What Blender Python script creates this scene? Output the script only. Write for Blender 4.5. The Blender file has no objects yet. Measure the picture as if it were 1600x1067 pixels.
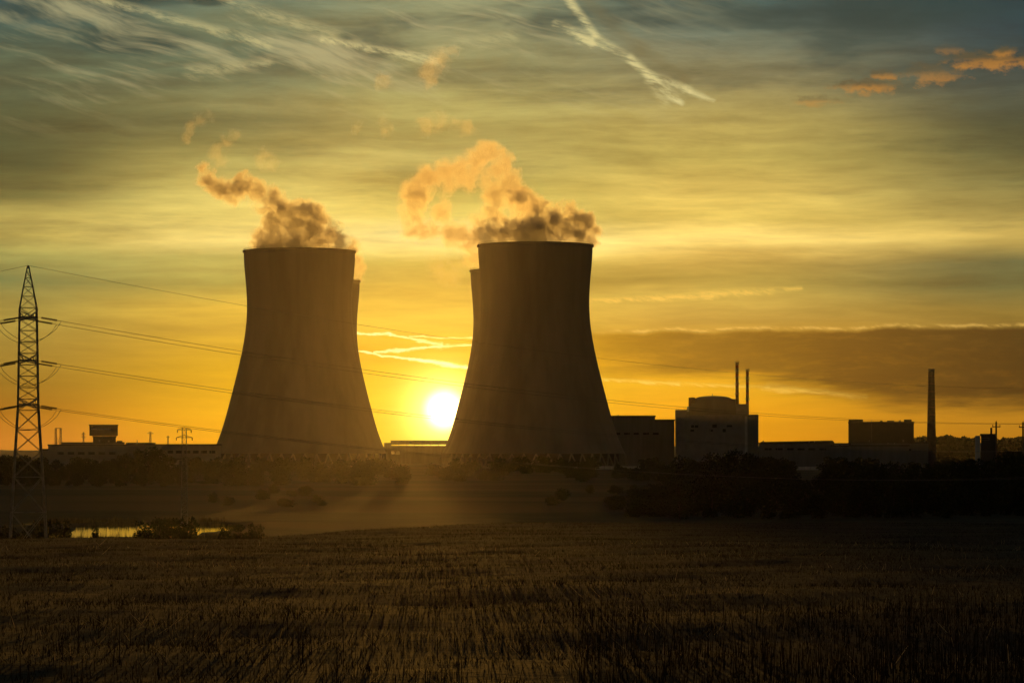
import bpy, bmesh, math, random
import numpy as np
from mathutils import Vector, Matrix

# ------------------------------------------------------------------ camera, sky, sun, exposure
F, HZ, EYE = 4700.0, 702.0, 13.0          # focal length and horizon row in photo pixels, eye height in metres
SC = bpy.context.scene
COL = SC.collection
R = math.radians
cam_d = bpy.data.cameras.new('camera'); cam = bpy.data.objects.new('camera', cam_d); COL.objects.link(cam)
cam.location = (0, 0, EYE); cam.rotation_euler = (R(90), 0, 0)
cam_d.sensor_width = 36; cam_d.lens = F / 1600 * 36; cam_d.shift_y = (HZ - 533.5) / 1600
cam_d.clip_start = 0.5; cam_d.clip_end = 40000
SC.camera = cam
SC.view_settings.view_transform = 'Standard'; SC.view_settings.look = 'None'
SC.view_settings.exposure = 0.0; SC.view_settings.gamma = 1.0
SC.render.engine = 'CYCLES'
SC.cycles.use_denoising = True
SC.cycles.volume_bounces = 3
SC.cycles.max_bounces = 8
SC.cycles.volume_step_rate = 1.0
SC.cycles.volume_max_steps = 1024

SUN_PX, SUN_PY = 694.0, 640.0
SUN_AZ = math.atan((SUN_PX - 800) / F); SUN_EL = math.atan((HZ - SUN_PY) / F)
sd = bpy.data.lights.new('sun', 'SUN'); sun = bpy.data.objects.new('sun', sd); COL.objects.link(sun)
sd.energy = 1.15; sd.angle = R(0.5); sd.color = (1.0, 0.46, 0.065)
sun_dir = Vector((math.sin(SUN_AZ) * math.cos(SUN_EL), math.cos(SUN_AZ) * math.cos(SUN_EL), math.sin(SUN_EL)))
sun.rotation_euler = sun_dir.to_track_quat('Z', 'Y').to_euler()


def lin(c):
    out = []
    for v in c[:3]:
        v = max(0.0, v / 255.0)
        out.append(v / 12.92 if v <= 0.04045 else ((v + 0.055) / 1.055) ** 2.4)
    return tuple(out) + (1.0,)


class G:
    """small expression builder for shader nodes"""
    def __init__(self, nt): self.nt = nt
    def n(self, t, **kw):
        nd = self.nt.nodes.new(t)
        for k, v in kw.items(): setattr(nd, k, v)
        return nd
    def put(self, sock, v):
        if hasattr(v, 'is_output'): self.nt.links.new(v, sock)
        else: sock.default_value = v
    def m(self, op, a, b=0.0, c=None, clamp=False):
        nd = self.n('ShaderNodeMath', operation=op); nd.use_clamp = clamp
        self.put(nd.inputs[0], a); self.put(nd.inputs[1], b)
        if c is not None: self.put(nd.inputs[2], c)
        return nd.outputs[0]
    def add(self, *a):
        r = a[0]
        for b in a[1:]: r = self.m('ADD', r, b)
        return r
    def mul(self, *a):
        r = a[0]
        for b in a[1:]: r = self.m('MULTIPLY', r, b)
        return r
    def sub(self, a, b): return self.m('SUBTRACT', a, b)
    def mad(self, a, b, c): return self.m('MULTIPLY_ADD', a, b, c)
    def ss(self, x, lo, hi, o0=0.0, o1=1.0):
        nd = self.n('ShaderNodeMapRange', interpolation_type='SMOOTHSTEP')
        if not hasattr(lo, 'is_output') and not hasattr(hi, 'is_output') and lo > hi:
            lo, hi, o0, o1 = hi, lo, o1, o0
        for i, v in enumerate((x, lo, hi, o0, o1)): self.put(nd.inputs[i], v)
        return nd.outputs[0]
    def vec(self, x, y, z=0.0):
        nd = self.n('ShaderNodeCombineXYZ')
        for i, v in enumerate((x, y, z)): self.put(nd.inputs[i], v)
        return nd.outputs[0]
    def noise(self, v, scale=1.0, detail=3.0, rough=0.55, dist=0.0):
        nd = self.n('ShaderNodeTexNoise')
        self.put(nd.inputs['Vector'], v); self.put(nd.inputs['Scale'], scale)
        nd.inputs['Detail'].default_value = detail; nd.inputs['Roughness'].default_value = rough
        nd.inputs['Distortion'].default_value = dist
        return nd.outputs[0]
    def ramp(self, f, stops, interp='LINEAR'):
        nd = self.n('ShaderNodeValToRGB'); cr = nd.color_ramp; cr.interpolation = interp
        stops = sorted(stops)
        cr.elements[0].position = stops[0][0]; cr.elements[0].color = stops[0][1]
        cr.elements[1].position = stops[-1][0]; cr.elements[1].color = stops[-1][1]
        for p, c in stops[1:-1]:
            e = cr.elements.new(p); e.color = c
        self.put(nd.inputs[0], f)
        return nd.outputs[0]
    def mix(self, f, a, b, blend='MIX'):
        nd = self.n('ShaderNodeMix', data_type='RGBA', blend_type=blend)
        self.put(nd.inputs[0], f); self.put(nd.inputs[6], a); self.put(nd.inputs[7], b)
        return nd.outputs[2]
    def scale(self, c, f):
        nd = self.n('ShaderNodeVectorMath', operation='SCALE')
        self.put(nd.inputs[0], c); self.put(nd.inputs[3], f)
        return nd.outputs[0]
    def vadd(self, a, b):
        nd = self.n('ShaderNodeVectorMath', operation='ADD')
        self.put(nd.inputs[0], a); self.put(nd.inputs[1], b)
        return nd.outputs[0]


def build_world():
    w = bpy.data.worlds.new('World'); SC.world = w; w.use_nodes = True
    nt = w.node_tree; nt.nodes.clear(); g = G(nt)
    tc = g.n('ShaderNodeTexCoord'); sp = g.n('ShaderNodeSeparateXYZ')
    nt.links.new(tc.outputs['Generated'], sp.inputs[0])
    dx, dy, dz = sp.outputs
    # sky position: compass bearing and elevation, in thousandths of the photograph's angular scale
    X = g.mul(g.m('ARCTAN2', dx, dy), F / 1000)
    Y = g.mul(g.m('ARCSINE', dz), F / 1000)
    P = lambda px: (px - 800) / 1000.0
    Q = lambda py: (HZ - py) / 1000.0
    big = g.noise(g.vec(g.mul(X, 2.2), g.mul(Y, 9.0)), 1.0, 3.0, 0.55)
    Yb = g.add(Y, g.mul(g.sub(big, 0.5), 0.045))
    Yn = g.m('DIVIDE', Yb, 0.75, clamp=True)
    cols = [
     (30, {0:(68,86,78),60:(72,86,66),130:(95,98,62),200:(84,82,46),260:(82,78,42),310:(116,106,54),345:(180,158,78),372:(192,170,84),400:(150,142,75),445:(110,110,62),490:(150,132,60),540:(150,124,50),600:(140,105,32),640:(160,105,25),690:(190,118,35)}),
     (400,{0:(98,108,80),40:(118,120,80),80:(98,104,72),130:(116,113,70),170:(140,128,72),200:(122,110,60),240:(160,142,72),290:(205,180,90),340:(222,195,100),378:(238,208,115),402:(178,158,80),440:(178,158,75),480:(218,175,65),520:(205,160,55),580:(212,160,35),640:(232,168,25),690:(235,160,22)}),
     (700,{0:(140,138,92),60:(145,138,88),130:(148,134,76),170:(175,155,80),200:(165,142,70),250:(188,162,82),300:(190,162,75),340:(225,195,95),372:(255,230,140),398:(238,206,110),410:(200,165,75),440:(205,162,70),480:(225,175,70),510:(240,185,70),545:(235,165,30),600:(240,180,40),650:(244,184,40),690:(242,180,35)}),
     (1100,{0:(75,92,78),40:(95,103,80),90:(122,116,78),140:(146,130,75),200:(180,155,75),250:(185,160,75),300:(208,175,82),345:(222,188,88),375:(252,215,115),400:(225,185,90),415:(190,155,72),440:(175,145,65),462:(200,165,75),500:(190,150,65),560:(205,145,30),600:(225,165,35),640:(225,155,20),690:(222,148,20)}),
     (1580,{0:(42,62,60),60:(48,64,60),110:(62,72,60),160:(82,85,62),200:(76,74,45),240:(90,84,46),290:(130,118,62),330:(150,130,65),365:(195,165,82),385:(165,140,70),415:(105,102,62),450:(110,105,60),490:(140,115,50),540:(130,95,35),600:(150,105,28),640:(175,122,30),690:(168,110,20)}),
    ]
    # light the sunlit haze adds in front of the sky (red channel): the sky behind it is that much dimmer
    rows = (0, 60, 130, 200, 260, 310, 345, 372, 400, 440, 490, 540, 600, 640, 690)
    add = {30: (.040, .047, .056, .070, .087, .110, .124, .134, .130, .120, .105, .109, .110, .106, .102),
           400: (.074, .088, .109, .135, .167, .197, .221, .242, .245, .253, .263, .263, .264, .245, .200),
           700: (.093, .115, .152, .203, .263, .329, .385, .431, .453, .488, .517, .535, .560, .558, .513),
           1100: (.051, .058, .074, .096, .125, .156, .182, .204, .216, .226, .238, .246, .242, .230, .200),
           1580: (.025, .032, .038, .048, .057, .069, .078, .085, .088, .090, .092, .090, .089, .085, .060)}

    def behind_haze(px, py, c):
        k = float(np.interp(py, rows, add[px])) * 0.75
        t = min(1.0, max(0.0, (420 - py) / 220.0))
        c = tuple(v * f for v, f in zip(c, (1.12, 1.12 + 0.05 * t, 1.12 + 0.30 * t)))
        return tuple(max(0.3 * v, v - k * w) for v, w in zip(c, (1.0, 0.44, 0.065))) + (1.0,)
    cur = None; lastpx = None
    for px, d in cols:
        st = [(Q(py) / 0.75, behind_haze(px, py, lin(c))) for py, c in d.items()]
        st.append((1.0, lin((46, 62, 62))))
        r = g.ramp(Yn, st)
        cur = r if cur is None else g.mix(g.ss(X, P(lastpx), P(px)), cur, r)
        lastpx = px
    # stretched cloud streaks over the whole sky
    warp = g.noise(g.vec(g.mul(X, 3.0), g.mul(Y, 6.0), 3.0), 1.0, 2.0)
    Xw = g.add(X, g.mul(g.sub(warp, 0.5), 0.14)); Yw = g.add(Y, g.mul(g.sub(warp, 0.5), 0.028))
    s1 = g.noise(g.vec(g.mul(Xw, 2.4), g.mul(Yw, 22.0), 1.0), 1.0, 6.0, 0.6)
    s2 = g.noise(g.vec(g.mul(Xw, 7.0), g.mul(Yw, 60.0), 5.0), 1.0, 5.0, 0.6)
    s3 = g.noise(g.vec(g.mul(Xw, 12.0), g.mul(Yw, 48.0), 8.0), 1.0, 6.0, 0.68)
    st = g.add(g.mul(g.sub(s1, 0.5), 1.5), g.mul(g.sub(s2, 0.5), 0.8), g.mul(g.sub(s3, 0.5), g.ss(Y, 0.36, 0.6), 0.7))
    amp = g.ss(Y, 0.0, 0.30, 0.20, 0.85)
    cur = g.scale(cur, g.add(1.0, g.mul(st, amp)))
    # soft grey layers of thicker cloud
    lay = g.noise(g.vec(g.mul(Xw, 1.7), g.mul(Yw, 13.0), 15.0), 1.0, 6.0, 0.62)
    lm = g.mul(g.ss(lay, 0.50, 0.64), g.ss(Y, 0.22, 0.34), g.ss(Y, 0.72, 0.56))
    cur = g.mix(g.mul(lm, 0.6), cur, g.mix(1.0, cur, (0.50, 0.56, 0.66, 1), 'MULTIPLY'))
    # blue-green gaps in the high cloud
    gapn = g.noise(g.vec(g.mul(Xw, 3.0), g.mul(Yw, 11.0), 9.0), 1.0, 4.0, 0.55)
    gap = g.mul(g.ss(gapn, 0.50, 0.66), g.ss(Y, 0.50, 0.66))
    cur = g.mix(g.mul(gap, 0.75), cur, lin((22, 62, 62)))

    def blob(px, py, a, b, n=None, amt=0.7, lo=0.0, hi=0.5):
        ex = g.m('DIVIDE', g.sub(X, P(px)), a / 1000.0); ey = g.m('DIVIDE', g.sub(Y, Q(py)), b / 1000.0)
        r = g.m('SQRT', g.add(g.mul(ex, ex), g.mul(ey, ey)))
        f = g.sub(1.0, r)
        if n is not None: f = g.add(f, g.mul(g.sub(n, 0.5), amt))
        return g.ss(f, lo, hi)

    for px, py, a, b in ((205, 72, 130, 34), (130, 5, 190, 22), (330, 8, 40, 14)):
        cur = g.mix(g.mul(blob(px, py, a, b, s1, 1.6, 0.0, 0.7), 0.9), cur, lin((18, 62, 60)))
    cur = g.mix(g.mul(blob(1380, 25, 300, 50, s1, 1.2, 0.0, 0.8), 0.7), cur, lin((14, 56, 58)))
    # cirrus fibres sloping down to the right, upper left and centre
    ca, sa = math.cos(R(17)), math.sin(R(17))
    xr = g.sub(g.mul(Xw, ca), g.mul(Yw, sa)); yr = g.add(g.mul(Xw, sa), g.mul(Yw, ca))
    c1 = g.noise(g.vec(g.mul(xr, 2.6), g.mul(yr, 17.0), 2.0), 1.0, 5.0, 0.6, 0.12)
    c2 = g.noise(g.vec(g.mul(xr, 9.0), g.mul(yr, 75.0), 4.0), 1.0, 4.0, 0.6)
    cir = g.mul(g.ss(g.add(c1, g.mul(g.sub(c2, 0.5), 0.30)), 0.48, 0.72), g.ss(Y, 0.46, 0.60), g.ss(X, 0.45, -0.05))
    cur = g.mix(g.mul(cir, 0.62), cur, lin((186, 180, 132)))

    def seg(x0, y0, x1, y1, w0, w1, n, wob=0.012):
        """distance mask of a straight cloud streak"""
        ax, ay, bx, by = P(x0), Q(y0), P(x1) - P(x0), Q(y1) - Q(y0)
        L2 = bx * bx + by * by
        yy = g.add(Y, g.mul(g.sub(n, 0.5), wob * 2)); 
        qx = g.sub(X, ax); qy = g.sub(yy, ay)
        t = g.m('DIVIDE', g.add(g.mul(qx, bx), g.mul(qy, by)), L2, clamp=True)
        ex = g.sub(qx, g.mul(t, bx)); ey = g.sub(qy, g.mul(t, by))
        d = g.m('SQRT', g.add(g.mul(ex, ex), g.mul(ey, ey)))
        wd = g.mad(t, (w1 - w0) / 1000.0, w0 / 1000.0)
        return g.ss(g.m('DIVIDE', d, wd), 1.35, 0.0)

    fib = g.noise(g.vec(g.mul(xr, 22.0), g.mul(yr, 95.0), 7.0), 1.0, 6.0, 0.7)
    fine = g.ss(fib, 0.36, 0.62, 0.12, 1.0)
    cream = lin((214, 204, 142)); shade = lin((104, 96, 62))
    for a in ((905, -5, 1000, 85, 11, 16), (1000, 80, 1075, 130, 14, 8)):
        cur = g.mix(g.mul(seg(*a, fib), 0.28), cur, shade)
    for a, k in (((882, -5, 930, 60, 8, 8), .8), ((930, 60, 985, 96, 7, 8), .55), ((985, 96, 1062, 162, 8, 9), .85),
                 ((868, 42, 925, 66, 7, 10), .75), ((905, 66, 958, 80, 8, 5), .7), ((1010, 118, 1075, 143, 7, 8), .55),
                 ((1070, 142, 1115, 161, 7, 4), .7), ((1015, 130, 1040, 160, 10, 12), .35),
                 ((505, 66, 680, 98, 6, 9), .65), ((150, 8, 420, 74, 8, 10), .45), ((345, 5, 520, 60, 10, 16), .35),
                 ((620, 96, 800, 60, 12, 14), .25), ((300, 118, 420, 102, 14, 10), .35)):
        cur = g.mix(g.mul(seg(*a, fib, 0.010), fine, k), cur, cream)
    # bright horizon-side streaks
    gold = lin((238, 196, 88))
    for a, k in (((925, 470, 1110, 462, 4, 7), .7), ((1080, 462, 1250, 452, 9, 4), .6), ((930, 592, 1060, 600, 3, 4), .85),
                 ((1060, 600, 1200, 605, 4, 3), .6), ((1200, 602, 1350, 620, 6, 5), .45), ((1190, 610, 1290, 612, 5, 5), .4)):
        cur = g.mix(g.mul(seg(*a, fib, 0.008), fine, k), cur, gold)
    # long dark cloud bank low on the right
    en = g.noise(g.vec(g.mul(X, 9.0), g.mul(Y, 6.0), 11.0), 1.0, 5.0, 0.6)
    top = g.add(Q(519), g.mul(g.sub(en, 0.5), 0.022), g.mul(g.ss(X, 0.1, 0.8), 0.006))
    bot = g.add(g.ss(X, 0.12, 0.8, Q(574), Q(632)), g.mul(g.sub(s1, 0.5), 0.11))
    dtop = g.sub(top, Y)
    bank = g.mul(g.ss(dtop, -0.002, 0.006), g.ss(g.sub(Y, bot), -0.022, 0.022), g.ss(X, 0.02, 0.16))
    bankc = g.ramp(g.m('DIVIDE', g.sub(X, 0.1), 0.7, clamp=True),
                   [(0.0, lin((158, 116, 12))), (0.25, lin((100, 74, 12))), (0.6, lin((58, 42, 12))), (1.0, lin((14, 22, 14)))])
    bankc = g.scale(bankc, g.add(1.0, g.mul(g.sub(s2, 0.5), 0.9), g.mul(g.sub(s1, 0.5), 1.2)))
    cur = g.mix(g.mul(bank, g.ss(s3, 0.25, 0.55, 0.75, 0.95)), cur, bankc)
    rim = g.mul(g.ss(g.m('ABSOLUTE', g.add(dtop, 0.0025)), 0.004, 0.0), g.ss(X, 0.12, 0.2), g.ss(fib, 0.40, 0.60))
    cur = g.mix(g.mul(rim, 0.5), cur, lin((228, 186, 96)))
    # streaks between the towers, next to the sun
    dk = lin((228, 150, 18))
    for a in ((600, 527, 740, 531, 4, 5), (585, 552, 740, 555, 3, 9)):
        cur = g.mix(g.mul(seg(*a, fib, 0.004), 0.75), cur, dk)
    hot = (1.35, 1.10, 0.45, 1)
    for a, k in (((556, 521, 610, 523, 2, 2.4), .8), ((610, 523, 690, 538, 2.2, 3), .7), ((640, 525, 742, 527, 1.5, 2.5), .5),
                 ((560, 548, 640, 562, 2, 3.4), .85), ((640, 562, 742, 575, 3.4, 4.6), 1.0), ((585, 549, 665, 542, 2.0, 3.0), .8),
                 ((665, 542, 742, 539, 2.0, 3), .7)):
        cur = g.mix(g.mul(seg(*a, s3, 0.012), g.ss(fib, 0.25, 0.55, 0.35, 1.0), k), cur, hot)
    # small lit clouds, upper right
    cn = g.noise(g.vec(g.mul(X, 38.0), g.mul(Y, 60.0), 21.0), 1.0, 6.0, 0.65)
    for px, py, a, b, k in ((1352, 141, 62, 17, .95), (1378, 124, 26, 11, .8), (1455, 124, 58, 22, .7), (1550, 105, 90, 20, .95),
                            (1563, 92, 26, 14, .85), (1270, 163, 42, 11, .55), (1475, 86, 30, 10, .35)):
        mk = blob(px, py, a, b, cn, 2.6, 0.0, 0.75)
        t = g.add(g.mul(g.sub(Q(py + b * 0.4), Y), -1000.0 / b * 0.8), g.mul(g.sub(cn, 0.5), 0.9))
        cc = g.mix(g.ss(t, 0.0, 0.6), lin((192, 130, 52)), lin((84, 76, 52)))
        cur = g.mix(g.mul(mk, k * 0.72), cur, cc)
    # the sun and the glow round it
    rx = g.sub(X, math.atan((SUN_PX - 800) / F) * F / 1000); ry = g.sub(Y, SUN_EL * F / 1000)
    rr = g.m('SQRT', g.add(g.mul(rx, rx), g.mul(ry, ry)))
    q = g.m('DIVIDE', rr, 0.046); core = g.m('EXPONENT', g.mul(g.mul(q, q), -1.0))
    wide = g.m('EXPONENT', g.m('DIVIDE', rr, -0.110))
    disc = g.ss(rr, 0.040, 0.0)
    lights = g.vadd(g.scale((1.7, 1.45, 0.25), core), g.scale((0.42, 0.33, 0.0), wide))
    near = g.m('EXPONENT', g.m('DIVIDE', rr, -0.026))
    lights = g.vadd(lights, g.scale((1.2, 1.2, 0.75), near))
    lights = g.vadd(lights, g.scale((2.5, 2.3, 1.8), disc))
    cur = g.vadd(cur, lights)
    # away from the sunset the cloud cover darkens into the plain evening sky
    sky = g.n('ShaderNodeTexSky', sky_type='NISHITA'); sky.sun_disc = False
    sky.sun_elevation = SUN_EL; sky.sun_rotation = SUN_AZ
    away = g.ss(g.m('ABSOLUTE', X), 0.85, 3.2)
    high = g.ss(Y, 0.75, 2.2)
    cover = g.m('MAXIMUM', away, high)
    nish = g.scale(sky.outputs[0], 0.05)
    cur = g.mix(g.mad(cover, 0.9, 0.04), cur, nish)
    # haze already adds light in front of the sky
    bg = g.n('ShaderNodeBackground'); g.put(bg.inputs[0], cur); bg.inputs[1].default_value = SKY_GAIN
    out = g.n('ShaderNodeOutputWorld'); nt.links.new(bg.outputs[0], out.inputs[0])
    w.cycles.sampling_method = 'MANUAL'; w.cycles.sample_map_resolution = 1024


SKY_GAIN = 1.06
build_world()

# ------------------------------------------------------------------ helpers
rng = np.random.default_rng(7); random.seed(7)


def at(px, py, d): return Vector(((px - 800) / F * d, d, EYE + (HZ - py) / F * d))
def wx(px, d): return (px - 800) / F * d
def wz(py, d): return EYE + (HZ - py) / F * d


def material(name, color, rough=0.8, metal=0.0, var=0.25, scale=1.0, stretch=(1, 1, 1), spec=0.3, bump=0.0):
    m = bpy.data.materials.new(name); m.use_nodes = True; nt = m.node_tree; nt.nodes.clear(); g = G(nt)
    b = g.n('ShaderNodeBsdfPrincipled'); o = g.n('ShaderNodeOutputMaterial'); nt.links.new(b.outputs[0], o.inputs[0])
    tc = g.n('ShaderNodeTexCoord'); mp = g.n('ShaderNodeMapping'); nt.links.new(tc.outputs['Object'], mp.inputs[0])
    mp.inputs['Scale'].default_value = stretch
    n = g.noise(mp.outputs[0], scale, 5.0, 0.6)
    c = tuple(color) + (1,)
    lo = tuple(v * (1 - var) for v in color) + (1,); hi = tuple(min(1, v * (1 + var)) for v in color) + (1,)
    g.put(b.inputs['Base Color'], g.mix(g.ss(n, 0.3, 0.7), lo, hi))
    b.inputs['Roughness'].default_value = rough; b.inputs['Metallic'].default_value = metal
    b.inputs['Specular IOR Level'].default_value = spec
    if bump:
        bp = g.n('ShaderNodeBump'); bp.inputs['Strength'].default_value = bump
        nt.links.new(n, bp.inputs['Height']); nt.links.new(bp.outputs[0], b.inputs['Normal'])
    return m


def leaf_material(name, color):
    m = bpy.data.materials.new(name); m.use_nodes = True; nt = m.node_tree; nt.nodes.clear(); g = G(nt)
    o = g.n('ShaderNodeOutputMaterial'); d = g.n('ShaderNodeBsdfDiffuse'); t = g.n('ShaderNodeBsdfTranslucent'); mx = g.n('ShaderNodeMixShader')
    gi = g.n('ShaderNodeNewGeometry')
    f = gi.outputs['Random Per Island']
    c = g.mix(f, tuple(v * 0.6 for v in color) + (1,), tuple(v * 1.4 for v in color) + (1,))
    g.put(d.inputs[0], c); g.put(t.inputs[0], c); mx.inputs[0].default_value = 0.3
    nt.links.new(d.outputs[0], mx.inputs[1]); nt.links.new(t.outputs[0], mx.inputs[2]); nt.links.new(mx.outputs[0], o.inputs[0])
    return m


M = dict(
    concrete=material('concrete', (0.17, 0.155, 0.135), 0.9, var=0.2, scale=0.05, stretch=(1, 1, 0.15)),
    wall=material('wall_plaster', (0.26, 0.25, 0.23), 0.9, var=0.15, scale=0.2),
    panel=material('grey_cladding', (0.17, 0.17, 0.17), 0.7, var=0.15, scale=0.3, stretch=(1, 1, 0.1)),
    dark=material('dark_cladding', (0.04, 0.037, 0.034), 0.7, var=0.2, scale=0.3),
    roof=material('roofing_felt', (0.06, 0.058, 0.055), 0.9, var=0.3, scale=0.2),
    pale=material('pale_render', (0.5, 0.48, 0.44), 0.8, var=0.15, scale=0.3),
    white=material('white_glint', (0.75, 0.75, 0.72), 0.5, var=0.05, scale=0.5),  # white that paints in bright glints and reflections
    steel=material('galvanised_steel', (0.24, 0.235, 0.22), 0.5, 0.6, var=0.25, scale=2.0),
    rust=material('painted_steel', (0.16, 0.07, 0.05), 0.6, 0.2, var=0.3, scale=0.5),
    redband=material('red_stack_paint', (0.33, 0.05, 0.03), 0.6, var=0.2, scale=0.5),
    brick=material('chimney_brick', (0.10, 0.055, 0.042), 0.9, var=0.3, scale=0.4),
    porcelain=material('brown_porcelain', (0.05, 0.03, 0.02), 0.6, var=0.2, scale=3.0),
    cable=material('aluminium_cable', (0.12, 0.12, 0.12), 0.6, 0.5, var=0.1, scale=1.0),
    bark=material('bark', (0.05, 0.038, 0.028), 0.95, var=0.4, scale=2.0),
    leaf=leaf_material('leaf_green', (0.024, 0.034, 0.012)),
    leaf2=leaf_material('leaf_dark_green', (0.018, 0.026, 0.010)),
    reed=leaf_material('dry_reed', (0.09, 0.075, 0.035)),
    glint=leaf_material('glint_straw', (0.36, 0.29, 0.17)),
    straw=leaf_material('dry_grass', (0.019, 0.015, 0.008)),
    gloss=material('glossy_cladding', (0.7, 0.68, 0.64), 0.12, var=0.03, scale=0.5, spec=0.6),
    wood=material('weathered_wood', (0.09, 0.07, 0.05), 0.9, var=0.3, scale=2.0),
)


def glass_material():
    m = bpy.data.materials.new('window_glass'); m.use_nodes = True
    b = m.node_tree.nodes['Principled BSDF']
    b.inputs['Base Color'].default_value = (0.02, 0.022, 0.025, 1); b.inputs['Roughness'].default_value = 0.08
    return m


def clear_glass():
    m = bpy.data.materials.new('clear_glazing'); m.use_nodes = True; nt = m.node_tree; nt.nodes.clear(); g = G(nt)
    o = g.n('ShaderNodeOutputMaterial'); t = g.n('ShaderNodeBsdfTransparent'); gl = g.n('ShaderNodeBsdfGlossy'); mx = g.n('ShaderNodeMixShader')
    t.inputs[0].default_value = (0.85, 0.85, 0.82, 1); gl.inputs[1].default_value = 0.05; mx.inputs[0].default_value = 0.06
    nt.links.new(t.outputs[0], mx.inputs[1]); nt.links.new(gl.outputs[0], mx.inputs[2]); nt.links.new(mx.outputs[0], o.inputs[0])
    return m


M['glass'] = glass_material(); M['clear'] = clear_glass()


class MB:
    """collects shapes for one mesh object"""
    def __init__(self): self.v = []; self.f = []
    def quad(self, a, b, c, d):
        i = len(self.v); self.v += [tuple(a), tuple(b), tuple(c), tuple(d)]; self.f.append((i, i + 1, i + 2, i + 3)); return self
    def box(self, x0, x1, y0, y1, z0, z1):
        i = len(self.v)
        self.v += [(x0, y0, z0), (x1, y0, z0), (x1, y1, z0), (x0, y1, z0), (x0, y0, z1), (x1, y0, z1), (x1, y1, z1), (x0, y1, z1)]
        self.f += [tuple(i + k for k in q) for q in ((0, 3, 2, 1), (4, 5, 6, 7), (0, 1, 5, 4), (1, 2, 6, 5), (2, 3, 7, 6), (3, 0, 4, 7))]
        return self
    def bar(self, a, b, r0, r1=None, n=6):
        r1 = r0 if r1 is None else r1
        a = Vector(a); b = Vector(b); ax = (b - a)
        if ax.length < 1e-6: return self
        q = ax.to_track_quat('Z', 'Y'); i = len(self.v)
        for p, r in ((a, r0), (b, r1)):
            for k in range(n):
                t = 2 * math.pi * (k + 0.5) / n
                self.v.append(tuple(p + q @ Vector((r * math.cos(t), r * math.sin(t), 0))))
        for k in range(n):
            l = (k + 1) % n
            self.f.append((i + k, i + l, i + n + l, i + n + k))
        self.f.append(tuple(i + k for k in reversed(range(n)))); self.f.append(tuple(i + n + k for k in range(n)))
        return self
    def path(self, pts, r, n=5):
        for a, b in zip(pts[:-1], pts[1:]): self.bar(a, b, r, r, n)
        return self
    def lathe(self, prof, n=32, cx=0, cy=0, cap0=False, cap1=False):
        i = len(self.v)
        for r, z in prof:
            for k in range(n):
                t = 2 * math.pi * k / n
                self.v.append((cx + r * math.cos(t), cy + r * math.sin(t), z))
        for j in range(len(prof) - 1):
            for k in range(n):
                l = (k + 1) % n
                self.f.append((i + j * n + k, i + j * n + l, i + (j + 1) * n + l, i + (j + 1) * n + k))
        if cap0: self.f.append(tuple(i + k for k in reversed(range(n))))
        if cap1: self.f.append(tuple(i + (len(prof) - 1) * n + k for k in range(n)))
        return self
    def build(self, name, mat, parent=None, loc=(0, 0, 0), smooth=False):
        me = bpy.data.meshes.new(name); me.from_pydata(self.v, [], self.f); me.materials.append(mat); me.update()
        if smooth:
            for p in me.polygons: p.use_smooth = True
        o = bpy.data.objects.new(name, me); COL.objects.link(o); o.location = loc
        if parent: o.parent = parent
        return o


def tag(o, label=None, cat=None, group=None, kind=None):
    if label: o['label'] = label
    if cat: o['category'] = cat
    if group: o['group'] = group
    if kind: o['kind'] = kind
    return o


def thing(name, label, cat, loc, rz=0.0, group=None):
    o = bpy.data.objects.new(name, None); COL.objects.link(o); o.location = loc; o.rotation_euler = (0, 0, rz)
    o.empty_display_size = 0.5
    return tag(o, label, cat, group)


KIDS = {}


def copy_tree(o, loc, rz=0.0, s=(1, 1, 1), label=None, group=None, parent=None):
    c = o.copy(); COL.objects.link(c)
    if parent is None:
        c.location = loc; c.rotation_euler = (0, 0, rz); c.scale = s
        if label: c['label'] = label
        if group: c['group'] = group
    else: c.parent = parent
    for ch in list(o.children): copy_tree(ch, None, parent=c)
    return c


# ------------------------------------------------------------------ ground
POND = (wx(70, 430), wx(352, 430), 404.0, 486.0)


def field_z(x, d):
    dd = np.maximum(d, 12.0)
    px = 800 + F * x / np.maximum(dd, 40)
    t = np.clip((px - 330) / 520.0, 0, 1); t = t * t * (3 - 2 * t)
    dc = 122 + (186 - 122) * t
    base = EYE - 2.0 - 0.014 * d
    over = np.maximum(d - dc, 0)
    return base - 0.0011 * over ** 2


def bumps(x, y):
    return (0.10 * np.sin(x * 0.31 + 1.3 * np.sin(y * 0.11)) + 0.08 * np.sin(y * 0.43 + x * 0.17) + 0.05 * np.sin(x * 0.9 - y * 0.7)
            + 0.035 * np.sin(x * 2.1 + y * 1.3) + 0.03 * np.sin(y * 2.7 - x * 0.6))


def ground_z(x, d):
    x = np.asarray(x, float); d = np.asarray(d, float)
    plain = 0.55 + 0.35 * np.sin(x * 0.011 + 0.6) * np.sin(d * 0.006) + 0.15 * np.sin(x * 0.05 + d * 0.03)
    plain = plain * np.clip((2000 - d) / 600, 0, 1)
    u = np.clip(np.minimum.reduce([x - POND[0], POND[1] - x, d - POND[2], POND[3] - d]) / 6.0 + 0.5 * np.sin(x * 0.4) * np.sin(d * 0.13), -1, 1)
    pondy = np.where(u > 0, plain * (1 - u) - 0.4 * u, np.maximum(plain, 1.35) * 1.0)
    nearp = np.clip(1 - np.maximum.reduce([POND[0] - x, x - POND[1], POND[2] - d, d - POND[3]]) / 25.0, 0, 1)
    plain = plain * (1 - nearp) + pondy * nearp
    f = field_z(x, d) + bumps(x, d) * 0.32
    k = 0.6
    return np.where(f - plain > 6, f, plain + np.log1p(np.exp(np.clip((f - plain) / k, -40, 40))) * k)


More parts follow.
